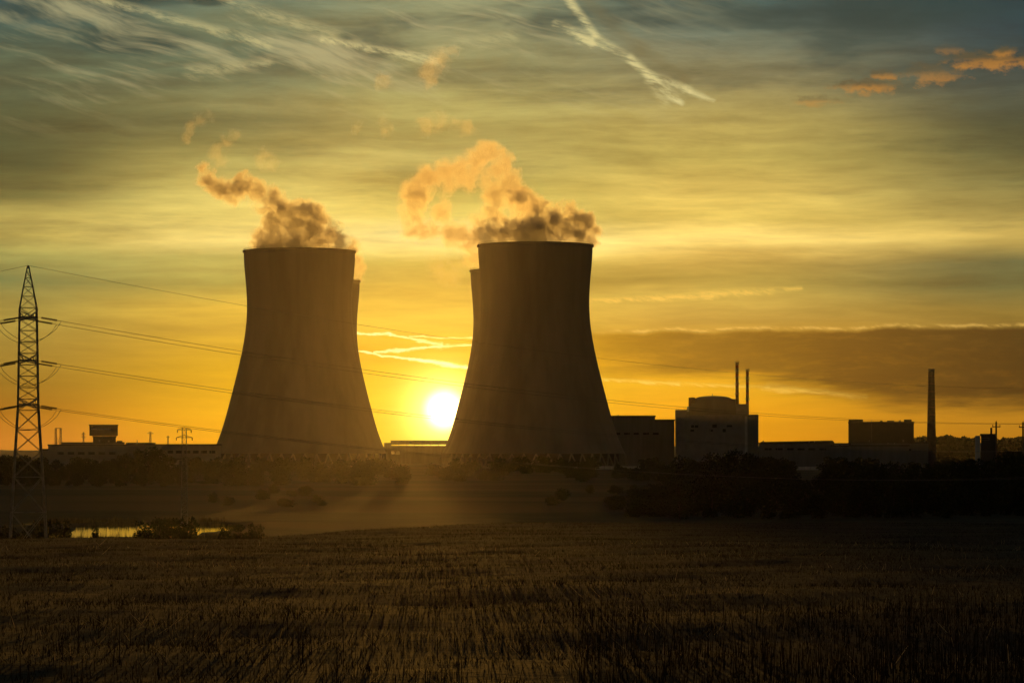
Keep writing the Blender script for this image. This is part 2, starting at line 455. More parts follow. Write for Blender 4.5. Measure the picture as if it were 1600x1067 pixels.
def grid_mesh(name, xs_fn, ds, us, zfn, mat):
    V = []; nx = len(us)
    for d in ds:
        x = xs_fn(us, d); z = zfn(x, np.full_like(x, d))
        V.append(np.stack([x, np.full_like(x, d), z], 1))
    V = np.concatenate(V); nd = len(ds)
    idx = np.arange(nx * nd).reshape(nd, nx)
    q = np.stack([idx[:-1, :-1], idx[:-1, 1:], idx[1:, 1:], idx[1:, :-1]], -1).reshape(-1, 4)
    me = bpy.data.meshes.new(name); me.vertices.add(len(V)); me.vertices.foreach_set('co', V.astype(np.float32).ravel())
    me.loops.add(q.size); me.loops.foreach_set('vertex_index', q.astype(np.int32).ravel())
    me.polygons.add(len(q)); me.polygons.foreach_set('loop_start', np.arange(0, q.size, 4, dtype=np.int32))
    me.polygons.foreach_set('use_smooth', np.ones(len(q), bool))
    me.update(calc_edges=True); me.validate(); me.materials.append(mat)
    o = bpy.data.objects.new(name, me); COL.objects.link(o); return o


def ground_material():
    m = bpy.data.materials.new('farmland'); m.use_nodes = True; nt = m.node_tree; nt.nodes.clear(); g = G(nt)
    b = g.n('ShaderNodeBsdfPrincipled'); o = g.n('ShaderNodeOutputMaterial'); nt.links.new(b.outputs[0], o.inputs[0])
    geo = g.n('ShaderNodeNewGeometry'); pos = geo.outputs['Position']
    sp = g.n('ShaderNodeSeparateXYZ'); nt.links.new(pos, sp.inputs[0])
    n1 = g.noise(pos, 0.9, 6, 0.65); n2 = g.noise(pos, 0.05, 4, 0.6); n3 = g.noise(pos, 6.0, 4, 0.6)
    strip = g.noise(g.vec(g.mul(sp.outputs[0], 0.0012), g.mul(sp.outputs[1], 0.010)), 1.0, 2, 0.5)
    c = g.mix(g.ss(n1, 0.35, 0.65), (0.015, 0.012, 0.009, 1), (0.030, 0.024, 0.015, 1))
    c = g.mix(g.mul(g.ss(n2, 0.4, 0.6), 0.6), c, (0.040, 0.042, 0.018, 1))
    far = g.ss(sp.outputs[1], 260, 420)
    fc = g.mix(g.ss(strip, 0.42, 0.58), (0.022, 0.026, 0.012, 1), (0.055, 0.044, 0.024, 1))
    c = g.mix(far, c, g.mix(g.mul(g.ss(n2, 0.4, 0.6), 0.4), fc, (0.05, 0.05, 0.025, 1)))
    g.put(b.inputs['Base Color'], c); b.inputs['Roughness'].default_value = 0.95; b.inputs['Specular IOR Level'].default_value = 0.1
    bp = g.n('ShaderNodeBump'); bp.inputs['Strength'].default_value = 0.8; bp.inputs['Distance'].default_value = 0.15
    nt.links.new(g.add(n1, g.mul(n3, 0.5)), bp.inputs['Height']); nt.links.new(bp.outputs[0], b.inputs['Normal'])
    return m


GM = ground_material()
ds = np.concatenate([np.linspace(-40, 24, 12), np.arange(26, 200, 1.2), np.arange(200, 340, 3.0), np.arange(340, 520, 3.5), np.geomspace(525, 4700, 42)])
us = np.linspace(-1, 1, 241)
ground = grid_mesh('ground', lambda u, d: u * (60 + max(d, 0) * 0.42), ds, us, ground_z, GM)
tag(ground, kind='structure')

# pond
pm = bpy.data.materials.new('pond_water'); pm.use_nodes = True; _g = G(pm.node_tree)
pb = pm.node_tree.nodes['Principled BSDF']; pb.inputs['Base Color'].default_value = (0.012, 0.013, 0.010, 1)
pb.inputs['Roughness'].default_value = 0.03; pb.inputs['IOR'].default_value = 1.333
_tc = _g.n('ShaderNodeNewGeometry'); _n = _g.noise(_tc.outputs['Position'], 1.6, 3, 0.5)
_bp = _g.n('ShaderNodeBump'); _bp.inputs['Strength'].default_value = 0.03; _bp.inputs['Distance'].default_value = 0.2
pm.node_tree.links.new(_n, _bp.inputs['Height']); pm.node_tree.links.new(_bp.outputs[0], pb.inputs['Normal'])
pond = MB().quad((POND[0] - 12, POND[2] - 6, 0.9), (POND[1] + 12, POND[2] - 6, 0.9), (POND[1] + 12, POND[3] + 6, 0.9), (POND[0] - 12, POND[3] + 6, 0.9)).build('pond_water', pm)
tag(pond, kind='structure')

# far low hills closing the plain
def hill(name, prof, d, depth, mat):
    px = np.arange(-400, 2001, 12.0)
    P = np.interp(px, [p[0] for p in prof], [p[1] for p in prof]) + 0.5 * np.sin(px * 0.02) + 0.25 * np.sin(px * 0.071)
    mb = MB(); n = len(px); rows = []
    for k, t in enumerate((0, 0.25, 0.5, 0.75, 1.0)):
        s = math.sin(t * math.pi / 2)
        rows.append([((a - 800) / F * (d - depth * (1 - t)), d - depth * (1 - t), -0.3 + (EYE + (HZ - b) / F * d + 0.3) * s) for a, b in zip(px, P)])
    rows.append([((a - 800) / F * (d + 60), d + 60, -0.3) for a in px])
    mb.v = [v for r in rows for v in r]
    for j in range(len(rows) - 1):
        for k in range(n - 1): mb.f.append((j * n + k, j * n + k + 1, (j + 1) * n + k + 1, (j + 1) * n + k))
    return tag(mb.build(name, mat, smooth=True), kind='structure')


hillm = material('far_hillside', (0.045, 0.05, 0.03), 1.0, var=0.3, scale=0.01)
hill('hill', [(-400, 700), (0, 702.5), (70, 703), (110, 701), (300, 699), (700, 698), (1190, 696), (1320, 694), (1430, 692), (1600, 691), (2000, 689)], 4500, 900, hillm)

# ------------------------------------------------------------------ cooling towers
PROF = [(64.8, 9), (63.2, 12), (59.6, 16), (56.3, 30), (50.8, 49), (46.0, 65), (41.9, 83), (39.4, 103), (38.3, 117), (38.9, 131), (40.0, 146), (40.6, 155), (40.8, 157)]
zz = np.array([p[1] for p in PROF]); rr_ = np.array([p[0] for p in PROF])
zs = np.linspace(10, 157, 44)
_c = np.polyfit(zz, rr_, 5); rs = np.polyval(_c, zs)


def make_tower(px, d, label):
    t = thing('cooling_tower', label, 'cooling tower', (wx(px, d), d, 0), group='cooling towers of the power station')
    outer = [(r, z) for r, z in zip(rs, zs)]
    inner = [(r - 0.6, z) for r, z in reversed(list(zip(rs, zs)))]
    MB().lathe(outer + inner + [outer[0]], 128).build('shell', M['concrete'], t, smooth=True)
    rt, zt = rs[-1], zs[-1]
    MB().lathe([(rt - 0.9, zt - 0.4), (rt + 0.9, zt - 0.4), (rt + 0.9, zt + 0.9), (rt - 0.9, zt + 0.9), (rt - 0.9, zt - 0.4)], 128).build('rim_ring', M['concrete'], t)
    rail = MB(); n = 72
    for k in range(n):
        a = 2 * math.pi * k / n; b = 2 * math.pi * (k + 1) / n
        p = (rt * math.cos(a), rt * math.sin(a)); q = (rt * math.cos(b), rt * math.sin(b))
        rail.bar((p[0], p[1], zt + 0.9), (p[0], p[1], zt + 2.2), 0.16, n=4)
        rail.bar((p[0], p[1], zt + 2.1), (q[0], q[1], zt + 2.1), 0.07, n=4)
    rail.build('rim_railing', M['steel'], t)
    r0 = rs[0]; leg = MB(); n = 48
    for k in range(n):
        a0 = 2 * math.pi * k / n; 
        for s in (-0.5, 0.5):
            a1 = 2 * math.pi * (k + s) / n
            leg.bar((r0 * math.cos(a0) , r0 * math.sin(a0), 10.1), ((r0 + 2.4) * math.cos(a1), (r0 + 2.4) * math.sin(a1), -0.5), 0.55, n=6)
    leg.build('diagonal_columns', M['concrete'], t)
    MB().lathe([(r0 - 3.5, -0.5), (r0 - 3.5, 10.4), (r0 - 8, 10.4)], 96).build('fill_packing', M['dark'], t)
    MB().lathe([(r0 + 4.5, -0.6), (r0 + 4.5, 1.6), (r0 + 3.6, 1.6), (r0 + 3.6, -0.6)], 96).build('basin_wall', M['concrete'], t)
    return t


TW = [(468, 2200, 'dark concrete cooling tower standing full width at the left, with the slanting plume'),
      (836.5, 2137, 'dark concrete cooling tower right of the sun with its whole rim in view'),
      (813.5, 2438, 'cooling tower mostly hidden behind the right one, its left edge beside the sun'),
      (488, 2588, 'cooling tower almost hidden behind the left one, only its right edge showing')]
for a in TW: make_tower(*a)

# ------------------------------------------------------------------ steam
def hull_mesh(spheres, name, voxel):
    bm = bmesh.new()
    for (x, y, z, r) in spheres:
        bmesh.ops.create_icosphere(bm, subdivisions=2, radius=r, matrix=Matrix.Translation((x, y, z)))
    me = bpy.data.meshes.new(name); bm.to_mesh(me); bm.free()
    tmp = bpy.data.objects.new(name + '_raw', me); COL.objects.link(tmp)
    md = tmp.modifiers.new('r', 'REMESH'); md.mode = 'VOXEL'; md.voxel_size = voxel
    dg = bpy.context.evaluated_depsgraph_get()
    out = bpy.data.meshes.new_from_object(tmp.evaluated_get(dg))
    bpy.data.objects.remove(tmp); bpy.data.meshes.remove(me)
    out.name = name
    return out


def steam(name, label, cat, pts, d, dens=0.16, grow=1.8, ero=1.0, nscale=0.055, wob=5.0, group=None, g_=0.68):
    c = np.mean([(p[0], p[1]) for p in pts], axis=0)
    root = at(c[0], c[1], d)
    sp = []
    for p in pts:
        w = at(p[0], p[1], d) - root
        sp.append((w.x, (p[3] if len(p) > 3 else random.uniform(-wob, wob)), w.z, p[2] / F * d * grow))
    me = hull_mesh([(a_, b_, c_, r_ + 2.0) for a_, b_, c_, r_ in sp], name, max(1.0, min(s[3] for s in sp) / 3.0))
    m = bpy.data.materials.new(name); m.use_nodes = True; nt = m.node_tree; nt.nodes.clear(); g = G(nt)
    tc = g.n('ShaderNodeTexCoord'); pos = tc.outputs['Object']
    wn = g.n('ShaderNodeTexNoise'); nt.links.new(pos, wn.inputs['Vector']); wn.inputs['Scale'].default_value = nscale * 0.8; wn.inputs['Detail'].default_value = 3
    off = g.n('ShaderNodeVectorMath', operation='MULTIPLY_ADD'); nt.links.new(wn.outputs['Color'], off.inputs[0])
    off.inputs[1].default_value = (14, 14, 14); off.inputs[2].default_value = (-7, -7, -7)
    wp = g.vadd(pos, off.outputs[0])
    cur = None
    for (x, y, z, r) in sp:
        dn = g.n('ShaderNodeVectorMath', operation='DISTANCE'); nt.links.new(wp, dn.inputs[0]); dn.inputs[1].default_value = (x, y, z)
        f = g.mad(dn.outputs['Value'], -1.0 / r, 1.0)
        cur = f if cur is None else g.m('SMOOTH_MAX', cur, f, 0.12)
    n1 = g.noise(wp, nscale, 5.0, 0.62)
    n2 = g.noise(wp, nscale * 2.6, 5.0, 0.65); n3 = g.noise(wp, nscale * 7.0, 3.0, 0.6)
    body = g.add(g.mul(cur, 1.8), g.mul(g.sub(n1, 0.5), 3.6 * ero), g.mul(g.sub(n2, 0.5), 3.0 * ero), g.mul(g.sub(n3, 0.5), 2.4 * ero), -0.42 * ero)
    edge = g.ss(cur, 0.0, 0.25)
    dd = g.mul(g.m('MINIMUM', g.m('MAXIMUM', body, 0.0), 1.0), edge, dens)
    pv = g.n('ShaderNodeVolumePrincipled'); pv.inputs['Color'].default_value = (0.93, 0.92, 0.90, 1)
    pv.inputs['Anisotropy'].default_value = g_
    nt.links.new(dd, pv.inputs['Density'])
    o = g.n('ShaderNodeOutputMaterial'); nt.links.new(pv.outputs[0], o.inputs['Volume'])
    m.cycles.volume_step_rate = 0.22
    me.materials.clear(); me.materials.append(m)
    ob = bpy.data.objects.new(name, me); COL.objects.link(ob); ob.location = root
    return tag(ob, label, cat, group)


steam('steam_plume', 'brownish steam plume slanting up to the left from the left cooling tower', 'steam',
      [(415, 384, 20), (440, 380, 22), (470, 378, 24), (500, 380, 22), (527, 384, 18), (545, 388, 12), (492, 360, 22), (520, 365, 16), (462, 352, 20),
       (432, 345, 16), (450, 335, 18), (478, 335, 18), (500, 338, 14), (425, 316, 18), (402, 304, 17), (384, 290, 15), (382, 274, 9), (366, 298, 14),
       (348, 290, 14), (328, 282, 13), (314, 266, 9)], 2200, dens=0.25)
steam('steam_plume', 'small lit puff of steam sinking at the right edge of the left towers', 'steam',
      [(547, 396, 9), (556, 406, 9), (561, 420, 8), (560, 433, 6)], 2588, dens=0.16, ero=0.6, wob=2)
steam('steam_plume', 'dark based steam cloud spilling over the whole rim of the right tower', 'steam',
      [(762, 372, 15), (782, 366, 18), (808, 360, 22), (836, 356, 24), (862, 356, 22), (885, 360, 19), (907, 366, 15), (925, 373, 11), (934, 362, 9),
       (922, 350, 12), (905, 344, 14), (890, 332, 14), (864, 336, 15), (836, 328, 17), (812, 312, 16)], 2137, dens=0.30)
steam('steam_plume', 'glowing orange steam plume curling in an arch left of the right tower', 'steam',
      [(742, 404, 16), (736, 388, 16), (745, 370, 17), (722, 368, 16), (700, 362, 16), (678, 358, 16), (660, 358, 15), (643, 360, 13), (647, 338, 16),
       (650, 315, 17), (655, 294, 18), (674, 280, 18), (696, 272, 18), (720, 266, 18), (742, 258, 18), (760, 246, 17), (772, 240, 13), (780, 262, 19),
       (796, 285, 19), (808, 303, 18), (770, 290, 18), (776, 312, 17), (772, 330, 16), (752, 346, 14), (700, 288, 16), (730, 282, 15), (690, 330, 13), (820, 322, 18)], 2420, dens=0.11, g_=0.7)
WISP = [('faint orange steam wisp highest above the left tower', [(293, 215, 7), (299, 200, 7), (312, 188, 8), (328, 182, 7)], 2300),
        ('loose orange wisp drifting just above the left plume', [(338, 238, 9), (352, 224, 9), (368, 211, 8), (350, 252, 8)], 2300),
        ('short orange wisp leaning right above the left plume', [(413, 246, 10), (425, 256, 9), (410, 238, 6)], 2300),
        ('thin pale wisp midway between the two plumes', [(556, 196, 6), (553, 206, 5), (599, 188, 7), (602, 206, 6), (612, 201, 5)], 2400),
        ('ragged orange wisp just above the arched plume', [(668, 198, 11), (688, 188, 11), (712, 192, 8), (728, 198, 10), (738, 203, 7)], 2400),
        ('large faint orange wisp high above the gap between towers', [(665, 115, 12), (680, 100, 14), (692, 86, 11), (706, 78, 8), (674, 124, 9)], 2450),
        ('tiny orange wisp high left of the large faint one', [(600, 127, 9), (592, 124, 6)], 2450),
        ('faint orange steam hanging left of the hidden right tower', [(690, 418, 15), (708, 425, 15), (722, 412, 12), (676, 408, 10)], 2440)]
for lb, pts, d in WISP:
    steam('steam_wisp', lb, 'steam', pts, d, dens=0.012 if 'hanging' in lb else 0.020, grow=2.0, ero=1.25, nscale=0.10, wob=2, group='wisps of steam above the towers', g_=0.7)

# ------------------------------------------------------------------ power lines
def lattice(mb, cx, cy, levels, r_leg, r_br):
    """square lattice: levels = [(z, half width)]"""
    sg = ((-1, -1), (1, -1), (1, 1), (-1, 1))
    for (z0, h0), (z1, h1) in zip(levels[:-1], levels[1:]):
        c0 = [Vector((cx + sx * h0, cy + sy * h0, z0)) for sx, sy in sg]; c1 = [Vector((cx + sx * h1, cy + sy * h1, z1)) for sx, sy in sg]
        for k in range(4):
            l = (k + 1) % 4
            mb.bar(c0[k], c1[k], r_leg, n=4)
            mb.bar(c0[k], c1[l], r_br, n=4); mb.bar(c0[l], c1[k], r_br, n=4)
            mb.bar(c1[k], c1[l], r_br, n=4)


PD = 350.0; PX = 44.0
pbx = wx(PX, PD); pgz = float(ground_z(pbx, PD)) - 0.3
pyl = thing('transmission_tower', 'tall grey lattice pylon with three crossarm levels at the left edge of the field', 'pylon', (pbx, PD, pgz), R(12))
Z = lambda py: wz(py, PD) - pgz
lv = [(0, 2.15), (Z(800), 1.92), (Z(745), 1.66), (Z(705), 1.48), (Z(672), 1.33), (Z(641), 1.20)]
mb = MB(); lattice(mb, 0, 0, lv, 0.10, 0.045); mb.build('tower_legs', M['steel'], pyl)
mb = MB(); hs = [Z(y) for y in np.linspace(641, 481, 10)]
lattice(mb, 0, 0, [(z, 1.18 - 0.20 * k / 9) for k, z in enumerate(hs)], 0.085, 0.04)
mb.build('lattice_shaft', M['steel'], pyl)
mb = MB(); hs = [Z(y) for y in (481, 463, 448, 434, 424, 415)]
lattice(mb, 0, 0, [(z, h) for z, h in zip(hs, (0.98, 0.74, 0.54, 0.34, 0.2, 0.07))], 0.06, 0.03)
mb.build('tower_peak', M['steel'], pyl)
ARMZ = [Z(496), Z(563), Z(632)]
WIRES = {}
PB = at(1900, 700, 600)
rot = Matrix.Rotation(R(12), 4, 'Z')


def cable(name, a, b, sag, label, group, r=0.028, n=34):
    a = Vector(a); b = Vector(b); root = a.copy()
    pts = []
    for k in range(n + 1):
        t = k / n; p = a.lerp(b, t) - root; p.z -= 4 * sag * t * (1 - t); pts.append(p)
    return tag(MB().path(pts, r, 4).build(name, M['cable'], None, root), label, 'cable', group)


LEVN = ['top', 'middle', 'lowest']
for i, z in enumerate(ARMZ):
    arm = MB()
    for s in (-1, 1):
        tip = Vector((0, s * 4.6, z))
        for sx in (-1, 1):
            arm.bar((sx * 1.05, s * 1.05, z - 0.35), tip, 0.075, n=4)
            arm.bar((sx * 1.05, s * 1.05, z + 0.75), tip, 0.06, n=4)
            for u in (0.3, 0.6):
                arm.bar(Vector((sx * 1.05, s * 1.05, z - 0.35)).lerp(tip, u), Vector((sx * 1.05, s * 1.05, z + 0.75)).lerp(tip, u), 0.035, n=4)
    arm.bar((-1.05, -1.05, z), (1.05, -1.05, z), 0.12, n=4); arm.bar((-1.05, 1.05, z), (1.05, 1.05, z), 0.12, n=4)
    arm.build('crossarm', M['steel'], pyl)
    for s in (-1, 1):
        ends = []
        for sx in (-1, 1):
            a = Vector((0, s * 4.6, z)); dirv = Vector((sx * math.cos(R(-12)), math.sin(R(-12)) * sx + (0.10 if sx > 0 else 0), -0.17)).normalized()
            p0 = a + dirv * 1.3; p1 = a + dirv * 3.1; p2 = a + dirv * 3.6
            ins = MB(); ins.bar(a, p0, 0.03, n=4)
            m_ = 16
            for k in range(m_):
                q0 = p0.lerp(p1, (k + 0.1) / m_); q1 = p0.lerp(p1, (k + 0.85) / m_)
                ins.bar(q0, q1, 0.15, 0.07, 8)
            ins.bar(p0, p1, 0.045, n=5); ins.bar(p1, p2, 0.03, n=4)
            ins.build('insulator', M['porcelain'], pyl)
            ends.append(p2)
        jp = MB(); pts = []
        for k in range(15):
            t = k / 14; p = ends[0].lerp(ends[1], t); p.z -= 2.3 * math.sin(math.pi * t) ** 0.7; p.y -= s * 0.3 * math.sin(math.pi * t); pts.append(p)
        jp.path(pts, 0.03, 4).build('jumper_cable', M['cable'], pyl)
        wl = rot @ ends[0] + Vector((pbx, PD, pgz)); wr = rot @ ends[1] + Vector((pbx, PD, pgz))
        zb = EYE + (6.7, 1.9, -2.8)[i]; off = s * 4.6
        where = ('nearer', 'farther')[s > 0]
        cable('power_cable', wr, (PB.x - off * 0.3, PB.y + off, zb), 5.5, '%s cable of the pair from the %s crossarm running right across the towers' % (where, LEVN[i]), 'cables running right from the pylon')
        cable('power_cable', wl, (wx(-900, 420), 420 + off, zb + 3.5), 2.2, '%s cable of the pair from the %s crossarm leaving the picture on the left' % (where, LEVN[i]), 'cables leaving left from the pylon')
topz = Vector((pbx, PD, pgz + Z(415)))
cable('earth_wire', topz, (PB.x, PB.y, EYE + 13.0), 5.7, 'single topmost wire from the pylon peak running right', 'earth wires of the pylon', 0.02)
cable('earth_wire', topz, (wx(-900, 420), 420, EYE + 16.5), 2.2, 'single topmost wire from the pylon peak leaving left', 'earth wires of the pylon', 0.02)

# slim lattice mast in front of the left tower
MD = 440.0; mx = wx(288, MD); mz = float(ground_z(mx, MD)); mz = min(mz, 0.6)
mast = thing('lattice_mast', 'slim lattice mast with two short crossarms standing between pond and left tower', 'pylon', (mx, MD, mz), R(8))
Zm = lambda py: wz(py, MD) - mz
mb = MB(); hs = np.linspace(0, Zm(669), 26); lattice(mb, 0, 0, [(z, 0.52 - 0.22 * k / 25) for k, z in enumerate(hs)], 0.05, 0.02)
mb.build('lattice_shaft', M['steel'], mast)
for py, w in ((670, 1.0), (682, 1.15)):
    z = Zm(py); a = MB()
    for sy in (-0.3, 0.3):
        a.bar((-w, 0, z - 0.12), (w, 0, z - 0.12), 0.06, n=4); a.bar((-w, 0, z - 0.12), (0, sy, z + 0.25), 0.04, n=4); a.bar((w, 0, z - 0.12), (0, sy, z + 0.25), 0.04, n=4)
    a.build('crossarm', M['steel'], mast)
    for sx in (-1, 1):
        i_ = MB().bar((sx * w, 0, z - 0.55), (sx * w, 0, z - 0.15), 0.07, 0.07, 6)
        i_.build('insulator', M['porcelain'], mast)

# small far pylons above the left halls
def far_pole(name, label, px, py0, py1, d, arms, w, cat='pylon', portal=False):
    z0 = -0.3; z1 = wz(py0, d); t = thing(name, label, cat, (wx(px, d), d, z0))
    h = z1 - z0; mb = MB()
    if portal:
        for s in (-1, 1):
            lattice(mb, s * w, 0, [(h * k / 12, 0.9 - 0.03 * k) for k in range(13)], 0.16, 0.09)
        mb.bar((-w * 1.2, 0, h), (w * 1.2, 0, h), 0.35, n=4)
        mb.bar((-w, 0, h * 0.55), (w, 0, h * 0.8), 0.14, n=4); mb.bar((w, 0, h * 0.55), (-w, 0, h * 0.8), 0.14, n=4)
        mb.bar((-w, 0, h * 0.52), (w, 0, h * 0.52), 0.14, n=4)
        mb.build('portal_frame', M['steel'], t)
    else:
        lattice(mb, 0, 0, [(h * k / 14, w * (1 - 0.85 * k / 14) + 0.15) for k in range(15)], 0.16, 0.08)
        mb.build('lattice_shaft', M['steel'], t)
        for f, l in arms:
            MB().bar((-l, 0, h * f), (l, 0, h * f), 0.22, n=4).bar((-l, 0, h * f), (0, 0, h * f + 1.6), 0.14, n=4).bar((l, 0, h * f), (0, 0, h * f + 1.6), 0.14, n=4).build('crossarm', M['steel'], t)
    return t


far_pole('portal_pylon', 'far portal pylon with two legs and a flat top beam', 91, 669, 0, 2300, (), 1.9, portal=True)
far_pole('far_pylon', 'thin far pylon just left of the flat topped block', 130.5, 675, 0, 2500, ((0.93, 1.6), (0.84, 1.9)), 0.9)
far_pole('far_pylon', 'thick far pylon with short top arm above the long left roof', 235, 675, 0, 2300, ((0.96, 2.4),), 1.3)
far_pole('far_pylon', 'faint thin far pylon just left of the slim mast', 262.5, 681, 0, 2700, ((0.95, 1.4),), 0.9)

# ------------------------------------------------------------------ power station buildings
def local(px, d, cx): return wx(px, d) - cx


def windows(t, cx, d, y, spec, mat=None, frame=True):
    for (a, b, p0, p1) in spec:
        x0, x1 = local(a, d, cx), local(b, d, cx); z0, z1 = wz(p1, d), wz(p0, d)
        w = MB().box(x0, x1, y - 0.12, y + 0.05, z0, z1).build('window', mat or M['glass'], t)
        if frame:
            f = MB(); e = 0.18
            f.box(x0 - e, x1 + e, y - 0.2, y - 0.02, z0 - e, z0).box(x0 - e, x1 + e, y - 0.2, y - 0.02, z1, z1 + e)
            f.box(x0 - e, x0, y - 0.2, y - 0.02, z0, z1).box(x1, x1 + e, y - 0.2, y - 0.02, z0, z1)
            f.build('window_frame', M['panel'], w)


def hall(name, label, cat, d, blocks, wins=(), doors=(), depth=40, wall='panel', group=None, extras=()):
    """blocks: (px0, px1, py_top, y offset, depth) each becoming a wall body with its roof slab"""
    cx = wx((blocks[0][0] + blocks[0][1]) / 2, d); t = thing(name, label, cat, (cx, d, 0), -math.atan2(cx, d), group=group)
    for (a, b, py, yo, dep) in blocks:
        x0, x1, z1 = local(a, d, cx), local(b, d, cx), wz(py, d)
        body = MB().box(x0, x1, yo, yo + dep, -0.6, z1 - 0.9)
        k = int((x1 - x0) / 6)
        for j in range(1, k):
            xx = x0 + (x1 - x0) * j / k
            body.box(xx - 0.15, xx + 0.15, yo - 0.22, yo - 0.003, 0, z1 - 1.1)
        body.build('wall', M[wall], t)
        rf = MB().box(x0 - 0.4, x1 + 0.4, yo - 0.5, yo + dep + 0.4, z1 - 0.897, z1 - 0.3)
        rf.box(x0 - 0.4, x1 + 0.4, yo - 0.5, yo - 0.1, z1 - 0.297, z1).box(x0 - 0.4, x1 + 0.4, yo + dep, yo + dep + 0.4, z1 - 0.297, z1)
        rf.build('roof', M['roof'], t)
        for j in range(int((x1 - x0) / 16)):
            xx = random.uniform(x0 + 1, x1 - 2.5); w_ = random.uniform(0.5, 1.3); yy = yo + random.uniform(2, dep - 4); hh_ = random.uniform(0.7, 1.5)
            MB().box(xx, xx + w_, yy, yy + 1.2, z1 - 0.297, z1 + hh_).box(xx - 0.12, xx + w_ + 0.12, yy - 0.12, yy + 1.32, z1 + hh_, z1 + hh_ + 0.18).build('roof_vent', M['steel'], t)
        for j in range(int((x1 - x0) / 30)):
            xx = x0 + (x1 - x0) * (j + random.uniform(0.2, 0.8)) / max(1, int((x1 - x0) / 30))
            MB().bar((xx, yo - 0.42, -0.3), (xx, yo - 0.42, z1 - 1.0), 0.12, n=6).build('downpipe', M['steel'], t)
    windows(t, cx, d, blocks[0][3] - 0.05, wins)
    for (a, b, p0, p1) in doors:
        MB().box(local(a, d, cx), local(b, d, cx), blocks[0][3] - 0.15, blocks[0][3] - 0.02, wz(p1, d), wz(p0, d)).build('door', M['dark'], t)
    return t, cx


# left halls
hall('turbine_hall', 'long low hall with stepped flat roof at the far left behind the pond', 'hall', 2010,
     [(76, 196, 694, 0, 45), (97, 194, 690.5, 8, 30), (66, 77, 701, 6, 25)], wins=[(90 + k * 16, 100 + k * 16, 706, 710) for k in range(6)], wall='wall')
hall('workshop_hall', 'long low hall with pale eaves reaching from the flat block to the left tower', 'hall', 2060,
     [(196.5, 345, 693.5, 0, 40), (198, 242, 691.2, 10, 25)], wins=[(262 + k * 13, 271 + k * 13, 704, 708) for k in range(6)], doors=[(225, 233, 712, 726)], wall='wall')
d = 2120; t, cx = hall('office_block', 'dark block with a wider overhanging top storey above the left hall', 'building', d,
                       [(145.5, 181, 681, 0, 18)], wins=[(150, 176, 684, 686)], wall='dark')
x0, x1 = local(140, d, cx), local(184, d, cx)
MB().box(x0, x1, -3, 21, wz(680.5, d), wz(664.4, d)).build('overhanging_storey', M['dark'], t)
MB().box(x0 - 0.5, x1 + 0.3, -3.4, 21.4, wz(664.4, d) + 0.003, wz(663.2, d)).build('top_roof', M['roof'], t)
sg = MB()
for k, (a, b) in enumerate(((143, 144.4), (145.2, 148), (148.6, 152), (152.6, 157), (157.6, 162), (162.8, 167), (167.6, 172.5))):
    sg.box(local(a, d, cx), local(b, d, cx), -3.2, -3.02, wz(671, d), wz(669.4, d))
sg.build('painted_reflection_band', M['white'], t)  # bright reflection along the storey, painted as white strips
MB().bar((x0 - 0.5, 0, wz(663.2, d)), (x0 - 0.5, 0, wz(661, d)), 0.15, n=4).build('antenna', M['steel'], t)
MB().box(local(182.5, d, cx), local(191, d, cx), 2, 12, -0.3, wz(688.3, d)).build('side_annex', M['dark'], t)
hall('low_shed', 'small shed with a pale front in front of the left halls', 'shed', 1900, [(268, 288, 716, 0, 12)], wins=[(272, 276, 719, 722)], doors=[(280, 284, 719, 727)], wall='pale')

# glazed hall in the gap between the towers: real openings one sees through
d = 2700; cx = wx(655, d); t = thing('glazed_hall', 'glazed hall in the gap between the towers under the sun', 'hall', (cx, d, 0), -math.atan2(cx, d))
L = lambda p: local(p, d, cx); zt = lambda p: wz(p, d)
frame = MB(); D = 22
zc0, zc1 = zt(696.2), zt(694.2); xa, xb = L(610.5), L(720)
w0, w1 = zt(709.8), zt(704.4)
frame.box(xa, xb, 0, D, zc1, zt(688.4))
for k in range(8):
    xx = xa + (L(698) - xa) * k / 7; frame.box(xx - 0.25, xx + 0.25, 0, D, zc0, zc1)
frame.box(L(698.3), xb, 0, D, zc0, zc1)
frame.box(xa, xb, 0, D, w1, zc0)
for a, b in ((610.5, 611.4), (617.2, 618.6), (624.6, 720)): frame.box(L(a), L(b), 0, D, w0, w1)
frame.box(xa, xb, 0, D, zt(715.4), w0)
for a, b in ((610.5, 612.5), (624.5, 720)): frame.box(L(a), L(b), 0, D, zt(716.4), zt(715.4))
frame.box(xa, xb, 0, D, -0.6, zt(716.4))
frame.build('wall', M['panel'], t)
MB().box(xa - 0.6, xb, -0.6, D + 0.6, zt(688.4) + 0.003, zt(687.9)).build('roof', M['roof'], t)
for a, b, z0, z1 in ((611.4, 617.2, w0, w1), (618.6, 624.6, w0, w1), (612.5, 624.5, zt(716.4), zt(715.4)), (610.5, 698, zc0, zc1)):
    MB().box(L(a), L(b), 0.3, 0.36, z0, z1).build('window', M['clear'], t)
MB().box(L(600), L(610.4), 2, D - 2, -0.6, zt(691.6)).build('stair_annex', M['panel'], t)
hall('pump_house', 'low flat building at the foot of the left tower beside the glazed hall', 'building', 2640, [(586, 599, 699, 0, 14)], wins=[(591, 595, 704, 707)], wall='panel')

